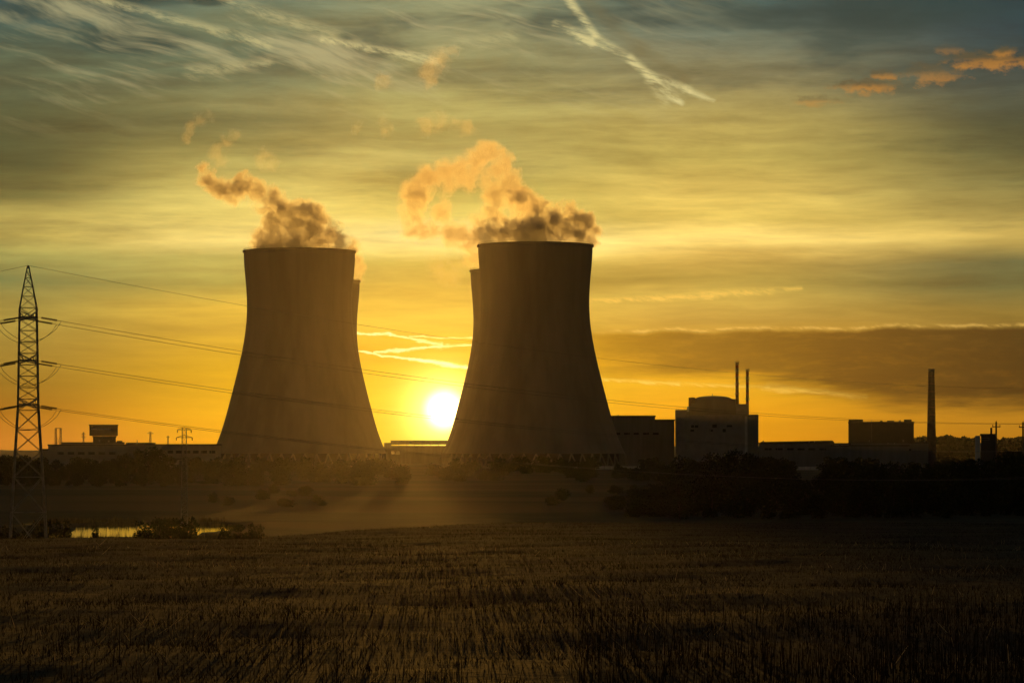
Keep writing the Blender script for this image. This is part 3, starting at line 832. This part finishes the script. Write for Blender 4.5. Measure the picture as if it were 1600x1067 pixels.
# right hand machine halls and reactor
hall('machine_hall', 'long machine hall stepping down behind the foot of the right tower', 'hall', 2300,
     [(935, 1023.5, 649, 0, 40), (1023.6, 1054, 655, 4, 36)], wins=[(960 + k * 15, 969 + k * 15, 676, 679) for k in range(5)], wall='panel')
d = 2250; cx = wx(1118, d); t = thing('reactor_building', 'reactor building with shallow dome on a round drum over a square block', 'building', (cx, d, 0), -math.atan2(cx, d))
L = lambda p: local(p, d, cx); zt = lambda p: wz(p, d)
blk = MB().box(L(1055), L(1167), 0, 60, -0.6, zt(648))
for k in range(9):
    xx = L(1060 + 12.5 * k); blk.box(xx - 0.25, xx + 0.25, -0.35, -0.003, 0, zt(650))
blk.build('square_block', M['wall'], t)
MB().box(L(1055), L(1076), 2, 40, zt(648) + 0.003, zt(640.2)).build('shoulder', M['wall'], t)
cr = (L(1155) - L(1076)) / 2; ccx = (L(1155) + L(1076)) / 2; cyy = 8 + cr
MB().lathe([(cr, zt(648) + 0.003), (cr, zt(623.4)), (cr - 1.2, zt(622.6))], 64, ccx, cyy, cap1=True).build('drum', M['concrete'], t, smooth=False)
dome = []; z0 = zt(622.8); hr = cr * 0.74; hh = zt(617.2) - z0
for k in range(9): a = k / 8 * math.pi / 2; dome.append((max(0.05, hr * math.cos(a)), z0 + hh * math.sin(a)))
MB().lathe(dome, 48, ccx - 0.5, cyy, cap1=True).build('dome', M['concrete'], t, smooth=True)
MB().bar((ccx - 1.2, cyy, zt(617.4)), (ccx - 1.2, cyy, zt(614.3)), 0.35, n=5).build('dome_finial', M['steel'], t)
MB().box(L(1076), L(1079.5), 1, 8, zt(634), zt(621)).box(L(1079), L(1086), 3, 9, zt(630), zt(620.6)).build('service_lift_head', M['rust'], t)
MB().box(L(1073.6), L(1076.6), -0.5, 3, zt(642.5), zt(635)).build('white_glint_box', M['white'], t)  # white box painted in for a glint beside the drum
MB().box(L(1150), L(1168.4), 4, 34, zt(648) + 0.006, zt(631)).build('vent_block', M['wall'], t)
MB().box(L(1168.5), L(1185), 3, 46, -0.6, zt(647.4)).build('side_wing', M['panel'], t)
MB().box(L(1163.6), L(1167.6), -0.9, -0.4, 2, zt(650)).build('pale_pilaster', M['pale'], t)
windows(t, cx, d, -0.02, [(1080, 1091, 664, 668), (1079, 1085, 671, 674), (1113, 1120, 663, 668), (1109, 1114, 671, 674), (1135, 1144, 664, 667), (1129, 1134, 670, 675)], frame=False)
for k in range(6):
    MB().box(L(1057 + 3 * k), L(1057.8 + 3 * k), 3, 4, zt(640.2), zt(639.2)).build('roof_vent', M['steel'], t)


def stack(label, px, pytop, pybase, d, r, plats):
    t = thing('vent_stack', label, 'chimney', (wx(px, d), d, 0), group='vent stacks of the reactor building')
    zb, z1 = wz(pybase, d), wz(pytop, d)
    MB().lathe([(r * 1.05, zb), (r, zb + 12), (r * 0.95, z1), (r * 0.75, z1), (r * 0.75, z1 - 3)], 24, cap0=True).build('flue', M['rust'], t, smooth=True)
    for k, py in enumerate(plats):
        z = wz(py, d); p = MB().lathe([(r, z), (r + 0.75, z), (r + 0.75, z + 0.25), (r, z + 0.25)], 20)
        for q in range(10):
            a = q * math.pi / 5; p.bar(((r + 0.7) * math.cos(a), (r + 0.7) * math.sin(a), z + 0.25), ((r + 0.7) * math.cos(a), (r + 0.7) * math.sin(a), z + 1.3), 0.05, n=4)
        p.lathe([(r + 0.66, z + 1.25), (r + 0.76, z + 1.25), (r + 0.76, z + 1.35), (r + 0.66, z + 1.35), (r + 0.66, z + 1.25)], 20)
        p.build('platform', M['steel'], t)
    for k in range(4):
        z = z1 - 2.0 - k * (z1 - zb) / 4.6
        MB().lathe([(r * 1.02, z - 2.2), (r * 1.03, z)], 24).build('painted_band', M['redband'], t, smooth=True)
    return t


stack('taller dark vent stack, the left one beside the dome', 1151.7, 566, 632, 2262, 1.2, (567, 580, 590, 601, 616.5))
stack('shorter dark vent stack, the right one beside the dome', 1167.8, 577.5, 648, 2262, 1.15, (579, 592, 624.5))

# low roofs and blocks further right
hall('low_hall', 'low hall with a gently sloping dark roof right of the reactor building', 'hall', 2150, [(1186, 1302, 691.5, 0, 30)], wins=[(1195 + k * 17, 1206 + k * 17, 700, 703) for k in range(6)], wall='panel')
d = 2185; cx = wx(1245, d); t = thing('sloped_shed', 'thin sloped roof standing behind the low hall right of the reactor building', 'shed', (cx, d, 0), -math.atan2(cx, d))
L = lambda p: local(p, d, cx); zt = lambda p: wz(p, d); mb = MB()
y0, y1 = 0, 18; i = len(mb.v)
pr = [(L(1188), -0.5), (L(1303), -0.5), (L(1303), zt(690)), (L(1300), zt(687.9)), (L(1188), zt(690.2))]
mb.v += [(a, y0, b) for a, b in pr] + [(a, y1, b) for a, b in pr]; n = 5
mb.f += [tuple(reversed(range(n))), tuple(n + k for k in range(n))] + [(k, (k + 1) % n, n + (k + 1) % n, n + k) for k in range(n)]
mb.build('sloped_body', M['dark'], t)
hall('link_roof', 'thin flat link building between the sloped roof and the dark square block', 'building', 2165, [(1303.5, 1326, 692, 0, 12)], wall='pale')
d = 2230; t, cx = hall('square_block', 'dark windowless square block with raised roof corners left of the tall chimney', 'building', d, [(1326, 1427.5, 658.8, 0, 50)], wall='dark')
for a, b, py in ((1326.2, 1348.5, 655.2), (1412, 1424, 655.2), (1375, 1379, 657), (1386, 1397, 656.8)):
    MB().box(local(a, d, cx), local(b, d, cx), 2, 16, wz(659.5, d) + 0.5, wz(py, d)).build('roof_head', M['dark'], t)
hall('long_low_building', 'long low building with pale strips in front of the dark square block', 'building', 2120, [(1330, 1450, 690.5, 0, 18), (1300, 1420, 695, -16, 14)],
     wins=[(1334 + k * 16, 1344 + k * 16, 701, 704) for k in range(6)], wall='panel')
d = 2180; cx = wx(1455.3, d); t = thing('tall_chimney', 'tall tapering chimney standing alone right of the dark square block', 'chimney', (cx, d, 0))
r0, r1 = 15 / F * d / 2, 9.4 / F * d / 2; z1 = wz(576, d)
ch = [(r0 * 1.06, -0.5), (r0, 14)] + [(r0 + (r1 - r0) * (k / 8) ** 0.85, 14 + (z1 - 14) * k / 8) for k in range(1, 9)] + [(r1 * 0.7, z1), (r1 * 0.7, z1 - 3)]
MB().lathe(ch, 28).build('shaft', M['brick'], t, smooth=True)
MB().lathe([(r1 + 0.02, z1 - 2.0), (r1 + 0.28, z1 - 1.8), (r1 + 0.28, z1 - 0.2), (r1 + 0.02, z1)], 28).build('chimney_cap', M['concrete'], t)
for k in range(6):
    z = z1 - 5 - 5.6 * k; rr2 = r1 + (r0 - r1) * ((z1 - z) / (z1 - 14)) * 0.95 + 0.10
    MB().lathe([(rr2, z - 0.7), (rr2 + 0.12, z - 0.6), (rr2 + 0.12, z)], 28).build('iron_hoop', M['rust'], t)

# right edge house and poles
d = 1250; t, cx = hall('small_house', 'small dark house with a lit gable side at the right edge', 'house', d, [(1533, 1556, 677.5, 0, 12)], wins=[(1534, 1545, 684.5, 686.5)], wall='dark')
MB().box(local(1547.2, d, cx), local(1550.4, d, cx), 3, 4, wz(678, d), wz(668, d)).build('house_chimney', M['brick'], t)
wing = MB().box(-0.22, 0, 0, 11, -0.4, wz(680.5, d)).build('glossy_side_wing', M['gloss'], t, (local(1531.8, d, cx), 0.5, 0))
wing.rotation_euler = (0, 0, math.atan2(cx, d) + R(1.5))


def wood_pole(label, px, pytop, d):
    t = thing('utility_pole', label, 'utility pole', (wx(px, d), d, 0), group='wooden poles at the right edge')
    z = wz(pytop, d)
    MB().bar((0, 0, -0.5), (0, 0, z), 0.24, 0.17, 10).build('pole', M['wood'], t)
    MB().box(-0.85, 0.85, -0.31, -0.18, z - 1.1, z - 0.9).build('crossarm', M['wood'], t)
    for x in (-0.75, 0.75, 0): MB().bar((x, -0.24 if x else 0, z - (0.9 if x else 0)), (x, -0.24 if x else 0, z - (0.55 if x else -0.25)), 0.06, n=6).build('insulator', M['porcelain'], t)


wood_pole('wooden pole with short crossarm beside the small dark house', 1556.5, 659, 620)
wood_pole('wooden pole cut by the right edge of the picture', 1598.5, 659.5, 600)

# pale walls and roads at the edge of the plant
for lb, a, b, py0, py1, d in (('pale perimeter wall at the foot of the right tower', 893, 1022, 727.5, 731.5, 1950), ('pale perimeter wall right of the dark trees in the middle', 1238, 1322, 730.5, 733.5, 1900),
                              ('pale perimeter wall in front of the low left sheds', 256, 332, 722.5, 726.5, 1960)):
    cx = wx((a + b) / 2, d); t = thing('perimeter_wall', lb, 'wall', (cx, d, 0), group='walls around the power station')
    x0, x1 = wx(a, d) - cx, wx(b, d) - cx; mb = MB(); n = int((x1 - x0) / 3.5)
    h = 2.2
    for k in range(n):
        u0 = x0 + (x1 - x0) * k / n; u1 = x0 + (x1 - x0) * (k + 1) / n; mb.box(u0 + 0.09, u1 - 0.09, -0.06, 0.06, -0.5, h - 0.1 * (k % 3 == 1))
    mb.build('wall_panel', M['pale'], t)
    mb = MB()
    for k in range(n + 1): u = x0 + (x1 - x0) * k / n; mb.box(u - 0.085, u + 0.085, -0.1, 0.1, -0.5, h + 0.25)
    mb.build('wall_post', M['concrete'], t)

# ------------------------------------------------------------------ trees and plants
def leaf_cloud(centers, radii, n, size, seed, flat=0.9):
    r = np.random.default_rng(seed); centers = np.asarray(centers, float); radii = np.asarray(radii, float)
    w = radii ** 2; k = r.choice(len(centers), n, p=w / w.sum())
    v = r.normal(size=(n, 3)); v /= np.linalg.norm(v, axis=1)[:, None]
    rad = radii[k] * r.uniform(0.35, 1.08, n) ** 0.6
    p = centers[k] + v * rad[:, None] * np.array([1, 1, flat])
    a = r.normal(size=(n, 3)); a /= np.linalg.norm(a, axis=1)[:, None]
    b = np.cross(a, r.normal(size=(n, 3))); b /= np.linalg.norm(b, axis=1)[:, None]
    s = size * r.uniform(0.6, 1.4, n)[:, None]
    q = np.stack([p - a * s, p + b * s * 0.55, p + a * s, p - b * s * 0.55], 1)
    return q.reshape(-1, 3)


def quads_object(name, V, mat, parent=None, loc=(0, 0, 0)):
    me = bpy.data.meshes.new(name); n = len(V) // 4
    me.vertices.add(len(V)); me.vertices.foreach_set('co', np.ascontiguousarray(V, dtype=np.float32).ravel())
    me.loops.add(n * 4); me.loops.foreach_set('vertex_index', np.arange(n * 4, dtype=np.int32))
    me.polygons.add(n); me.polygons.foreach_set('loop_start', np.arange(0, n * 4, 4, dtype=np.int32))
    me.update(calc_edges=True); me.materials.append(mat)
    o = bpy.data.objects.new(name, me); COL.objects.link(o); o.location = loc
    if parent: o.parent = parent
    return o


def make_tree(label, h, spread, seed, group, leaves=2600, low=0.12, mat='leaf', leafsize=0.30, name='leafy_tree'):
    r = random.Random(seed); t = thing(name, label, 'tree', (0, 0, 0), group=group)
    tr = MB(); top = Vector((r.uniform(-.4, .4), r.uniform(-.4, .4), h * 0.62)); b = Vector((0, 0, -0.4)); m_ = Vector((r.uniform(-.3, .3), 0, h * 0.3))
    tr.bar(b, m_, h * 0.022, h * 0.016, 8); tr.bar(m_, top, h * 0.016, h * 0.007, 7)
    C, Rr = [], []
    nl = 11
    for k in range(nl):
        f = low + (0.95 - low) * (k + 0.5) / nl; a = k * 2.4 + r.uniform(-.5, .5)
        prof = math.sin(math.pi * min(1, (f - low * 0.3) / 1.02)) ** 0.7
        L_ = spread * prof * r.uniform(0.55, 1.0)
        st = Vector((0, 0, h * max(0.1, f * 0.62))); en = Vector((math.cos(a) * L_, math.sin(a) * L_, h * f + r.uniform(-.3, .3)))
        tr.bar(st, st.lerp(en, 0.9), h * 0.008, h * 0.003, 5)
        C.append(en * 1.0); Rr.append(spread * r.uniform(0.30, 0.50))
        C.append(st.lerp(en, 0.5) + Vector((0, 0, h * 0.05))); Rr.append(spread * r.uniform(0.30, 0.45))
    C.append(Vector((top.x, top.y, h * 0.88))); Rr.append(spread * 0.36)
    quads_object('crown', leaf_cloud(C, Rr, leaves, leafsize, seed), M[mat], t)
    tr.build('trunk', M['bark'], t)
    return t


def gz(px, d): return float(ground_z(wx(px, d), d))


# belt behind the pond
lab_l = 'dark bushy tree in the belt behind the pond'
gl = 'trees in the belt behind the pond'
protoL = [make_tree(lab_l, 12.0, 3.6, 11 + k, gl, mat=('leaf', 'leaf2')[k % 2], low=(0.06, 0.1, 0.05)[k]) for k in range(3)]
spotsL = []
for px, top in ((-38, 712), (-18, 716), (2, 712), (20, 717), (36, 714), (54, 719), (72, 722), (90, 718), (108, 724), (126, 719), (144, 726), (160, 721), (178, 716), (196, 708), (214, 701), (232, 698),
                (250, 702), (266, 712), (282, 724), (300, 738), (318, 750), (337, 768)):
    dd = random.uniform(1040, 1120); spotsL.append((px, top, dd))
for px, top in ((10, 728), (46, 736), (84, 735), (120, 738), (152, 734), (188, 730), (222, 726), (256, 735), (292, 758)):
    spotsL.append((px, top, random.uniform(1000, 1030)))
for i, (px, top, dd) in enumerate(spotsL):
    z = gz(px, dd); s = (wz(top, dd) - z) / 11.6
    loc = (wx(px, dd), dd, z - 0.2)
    if i < 3: o = protoL[i]; o.location = loc; o.scale = (max(s, .7), max(s, .7), s); o.rotation_euler = (0, 0, random.uniform(0, 6))
    else: copy_tree(protoL[i % 3], loc, random.uniform(0, 6), (max(s, 0.75) * 1.05,) * 2 + (s,))

# dark grove on the right beyond the field
lab_r = 'dark broad tree in the grove beyond the right side of the field'
gr = 'trees in the grove beyond the field'
protoR = [make_tree(lab_r, 12.0, 4.6, 31 + k, gr, mat=('leaf2', 'leaf')[k % 2], low=0.05, leaves=3000) for k in range(3)]
spotsR = []
prof = [(1010, 775), (1030, 748), (1045, 722), (1062, 713), (1080, 716), (1095, 722), (1112, 708), (1135, 705), (1160, 706), (1180, 712), (1200, 717), (1222, 722), (1236, 735), (1252, 752), (1268, 748), (1290, 735), (1310, 724), (1335, 722),
        (1360, 728), (1390, 722), (1420, 726), (1450, 730), (1480, 722), (1510, 718), (1540, 722), (1570, 712), (1600, 708), (1640, 708)]
for k in range(27):
    px = 1025 + k * 23.5
    spotsR.append((px, float(np.interp(px, [p[0] for p in prof], [p[1] for p in prof])) + random.uniform(-2, 4), random.uniform(590, 640)))
for k in range(22):
    px = 1030 + k * 28.5 + random.uniform(-6, 6)
    spotsR.append((px, float(np.interp(px, [p[0] for p in prof], [p[1] for p in prof])) + random.uniform(16, 34), random.uniform(540, 580)))
for i, (px, top, dd) in enumerate(spotsR):
    z = gz(px, dd); s = (wz(top, dd) - z) / 11.6; loc = (wx(px, dd), dd, z - 0.2)
    if i < 3: o = protoR[i]; o.location = loc; o.scale = (max(s, .6), max(s, .6), s); o.rotation_euler = (0, 0, random.uniform(0, 6))
    else: copy_tree(protoR[i % 3], loc, random.uniform(0, 6), (max(s, 0.65),) * 2 + (s,))

# small trees at the foot of the plant
gp = 'small trees at the foot of the power station'
pt = make_tree('small dark tree at the foot of the power station', 8.0, 3.6, 77, gp, leaves=900, leafsize=0.55, low=0.02)
first = True
for k in range(120):
    px = random.choice((random.uniform(330, 700), random.uniform(330, 600), random.uniform(690, 1030), random.uniform(60, 340), random.uniform(1190, 1600), random.uniform(1000, 1240))); dd = random.uniform(1500, 1900)
    if abs(px - 655) < 60: dd = random.uniform(1750, 1950)
    z = gz(px, dd); s = random.uniform(0.5, 1.05); loc = (wx(px, dd), dd, z - 0.2)
    if first: pt.location = loc; pt.scale = (s * 1.3, s * 1.3, s); first = False
    else: copy_tree(pt, loc, random.uniform(0, 6), (s * random.uniform(1.1, 1.7), s * 1.3, s))

# rounded shrubs and young trees scattered over the plain below the towers
gs = 'shrubs scattered on the plain below the towers'
ps = [make_tree('dark rounded shrub on the plain between the pond and the grove', 6.0, 3.4, 90 + k, gs, leaves=1500, leafsize=0.34, low=0.02, name='round_shrub') for k in range(2)]
sp_ = []
for k in range(26): sp_.append((random.uniform(318, 640), random.uniform(1000, 1380), random.uniform(0.6, 1.25)))
for k in range(22): sp_.append((random.uniform(640, 1040), random.uniform(1150, 1450), random.uniform(0.45, 0.95)))
for k in range(26): sp_.append((random.choice((random.uniform(330, 520), random.uniform(860, 1040))), random.uniform(640, 900), random.uniform(0.18, 0.42)))
for k in range(9): sp_.append((random.uniform(940, 1040), random.uniform(560, 680), random.uniform(0.3, 0.7)))
for i, (px, dd, s) in enumerate(sp_):
    z = gz(px, dd); loc = (wx(px, dd), dd, z - 0.15); w_ = s * random.uniform(1.0, 1.9)
    if i < 2: ps[i].location = loc; ps[i].scale = (w_, w_, s)
    else: copy_tree(ps[i % 2], loc, random.uniform(0, 6), (w_, w_, s))

# bushes along the near shore of the pond
gb = 'bushes on the near shore of the pond'


def make_bush(h, spread, seed, leaves, size=0.17):
    r = random.Random(seed); t = thing('shore_bush', 'x', 'bush', (0, 0, 0), group=gb)
    st = MB(); C, Rr = [], []
    for k in range(9):
        a = k * 2.4; L_ = spread * r.uniform(0.3, 0.95); z = h * r.uniform(0.35, 0.9)
        st.bar((0, 0, -0.3), (math.cos(a) * L_, math.sin(a) * L_ * 0.6, z), 0.04, 0.015, 5)
        C.append((math.cos(a) * L_, math.sin(a) * L_ * 0.6, z)); Rr.append(spread * r.uniform(0.2, 0.36))
        C.append((math.cos(a) * L_ * 0.6, math.sin(a) * L_ * 0.4, z * 0.5)); Rr.append(spread * r.uniform(0.2, 0.36))
    quads_object('foliage', leaf_cloud(C, Rr, leaves, size, seed), M['leaf2'], t)
    st.build('stems', M['bark'], t)
    return t


bush_p = [make_bush(2.6, 1.7, 5, 620), make_bush(2.2, 1.4, 9, 330, 0.15), make_bush(2.4, 1.9, 15, 900)]
lab_b = 'leafy dark bush on the near shore of the pond'
spots = [(-8, 2, 2.3, 1), (12, 0, 2.0, 1), (30, 1, 2.6, 1), (47, 0, 2.7, 1), (66, 0, 2.9, 1), (80, 1, 2.2, .8), (95, 0, 2.9, .8), (108, 1, 2.7, .5), (149, 0, 2.1, .33), (152, 1, 2.5, .25),
         (212, 1, 2.6, .55), (226, 0, 3.2, .9), (242, 2, 3.0, 1), (256, 0, 3.1, .9), (268, 2, 3.0, .9), (280, 2, 3.2, 1), (291, 2, 2.9, .8), (360, 2, 2.6, .8), (376, 2, 2.8, 1), (398, 0, 2.2, 1)]
used = set()
for px, k, h, kx in spots:
    dd = random.uniform(384, 396); z = min(gz(px, dd), 1.3); s = h / 2.5; loc = (wx(px, dd), dd, z - 0.1)
    if k not in used: o = bush_p[k]; o.location = loc; o.scale = (s * .85 * kx, s, s); o['label'] = lab_b; used.add(k)
    else: copy_tree(bush_p[k], loc, random.choice((0.1, 3.2, -0.3, 2.9)), (s * .85 * kx, s, s), lab_b)


def blades(n, fx, h0, h1, w, name, mat, label=None, lean=0.25, seed=3):
    r = np.random.default_rng(seed); x, y, z = fx(r, n)
    pt_ = 0.75 + 0.35 * np.sin(x * 0.9 + 2 * np.sin(y * 0.21)) * np.sin(y * 0.33 + 1.5 * np.sin(x * 0.4)) + 0.2 * np.sin(x * 3.1 + y * 1.7)
    h = r.uniform(h0, h1, n) * r.uniform(0.6, 1.0, n) * np.clip(pt_, 0.3, 1.3); a = r.uniform(0, 2 * math.pi, n); ww = w * r.uniform(0.6, 1.3, n)
    la = r.uniform(0, 2 * math.pi, n); ln = np.abs(r.normal(0, lean, n)) * h
    bx, by = np.cos(a) * ww, np.sin(a) * ww
    tx, ty = x + np.cos(la) * ln, y + np.sin(la) * ln
    q = np.stack([np.stack([x - bx, y - by, z - 0.04], 1), np.stack([x + bx, y + by, z - 0.04], 1),
                  np.stack([tx + bx * .25, ty + by * .25, z + h], 1), np.stack([tx - bx * .25, ty - by * .25, z + h], 1)], 1).reshape(-1, 3)
    return tag(quads_object(name, q, mat), kind='stuff')


# reeds on the far and near edge of the pond
def reed_far(r, n):
    px = np.where(r.random(n) < 0.75, r.uniform(60, 215, n), r.uniform(290, 352, n)); d = r.uniform(478, 494, n); x = (px - 800) / F * d
    return x, d, np.maximum(ground_z(x, d), 0.8)


def reed_near(r, n):
    px = r.uniform(-20, 420, n); d = r.uniform(388, 402, n); x = (px - 800) / F * d
    return x, d, np.minimum(ground_z(x, d), 1.3)


blades(2600, reed_far, 0.4, 1.3, 0.05, 'far_reeds', M['reed'], lean=0.08, seed=4)
blades(1500, reed_near, 0.5, 1.5, 0.035, 'near_reeds', M['reed'], lean=0.12, seed=5)


# stubble and dry grass in the field
def field_pts(dmin, dmax, p):
    def fx(r, n):
        u = r.random(n); d = (dmin ** p + u * (dmax ** p - dmin ** p)) ** (1 / p)
        x = r.uniform(-1, 1, n) * (d * 0.185 + 3)
        return x, d, ground_z(x, d)
    return fx


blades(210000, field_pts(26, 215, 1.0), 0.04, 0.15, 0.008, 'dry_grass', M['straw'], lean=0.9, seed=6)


def patches(r, n):
    k = 46; cd = 30 + 90 * r.random(k) ** 1.4; cx_ = r.uniform(-0.17, 0.17, k) * cd
    i = r.integers(0, k, n); d = cd[i] + r.normal(0, 0.6, n); x = cx_[i] + r.normal(0, 1.0, n) * (0.3 + 0.02 * cd[i])
    return x, d, ground_z(x, d)


blades(1500, patches, 0.06, 0.28, 0.007, 'glint_straw', M['glint'], lean=1.2, seed=12)  # pale stalks added to give the dark field sparse glints


def weeds(r, n):
    d = 27 + 24 * r.random(n) ** 1.5
    x = np.where(r.random(n) < 0.75, r.uniform(0.02, 0.19, n), r.uniform(-0.19, 0.19, n)) * d
    return x, d, ground_z(x, d)


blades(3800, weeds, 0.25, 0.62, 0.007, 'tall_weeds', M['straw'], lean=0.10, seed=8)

# far wood on the horizon, reads as one mass
def far_wood(name, segs, d0, d1, seed, size=1.2, n=9000):
    r = np.random.default_rng(seed); C, Rr = [], []
    for (a, b, pya, pyb) in segs:
        k = int((b - a) / 3.0) + 1
        for i in range(k):
            px = a + (b - a) * (i + r.random()) / k; d = r.uniform(d0, d1); top = wz(pya + (pyb - pya) * (px - a) / (b - a), d) + r.uniform(-2.5, 2.0)
            rad = r.uniform(2.5, 4.0); x = wx(px, d); z = top - rad
            while z > -2: C.append((x, d, z)); Rr.append(rad); z -= rad * 1.5; 
    return tag(quads_object(name, leaf_cloud(C, Rr, n, size, seed), M['leaf2']), kind='stuff')


far_wood('far_wood', [(1428, 1450, 684, 683), (1461, 1490, 679.5, 681), (1490, 1527, 684.5, 683), (1556, 1700, 684, 681), (1186, 1330, 700, 700)], 2900, 3200, 5, 1.7, 40000)
far_wood('wooded_skyline', [(-160, -10, 709, 712), (-10, 66, 713, 715), (1600, 1760, 700, 700)], 1700, 1800, 6, 1.0, 14000)

# ------------------------------------------------------------------ air
hz = bpy.data.materials.new('evening_haze'); hz.use_nodes = True; hn = hz.node_tree; hn.nodes.clear(); hg = G(hn)
hv = hg.n('ShaderNodeVolumePrincipled'); hv.inputs['Color'].default_value = (0.93, 0.90, 0.84, 1)
hv.inputs['Density'].default_value = 0.9e-5; hv.inputs['Anisotropy'].default_value = 0.88
ho = hg.n('ShaderNodeOutputMaterial'); hn.links.new(hv.outputs[0], ho.inputs['Volume'])
hb = MB().box(-2400, 2400, -90, 4800, -3, 350).build('haze', hz)
tag(hb, kind='stuff')
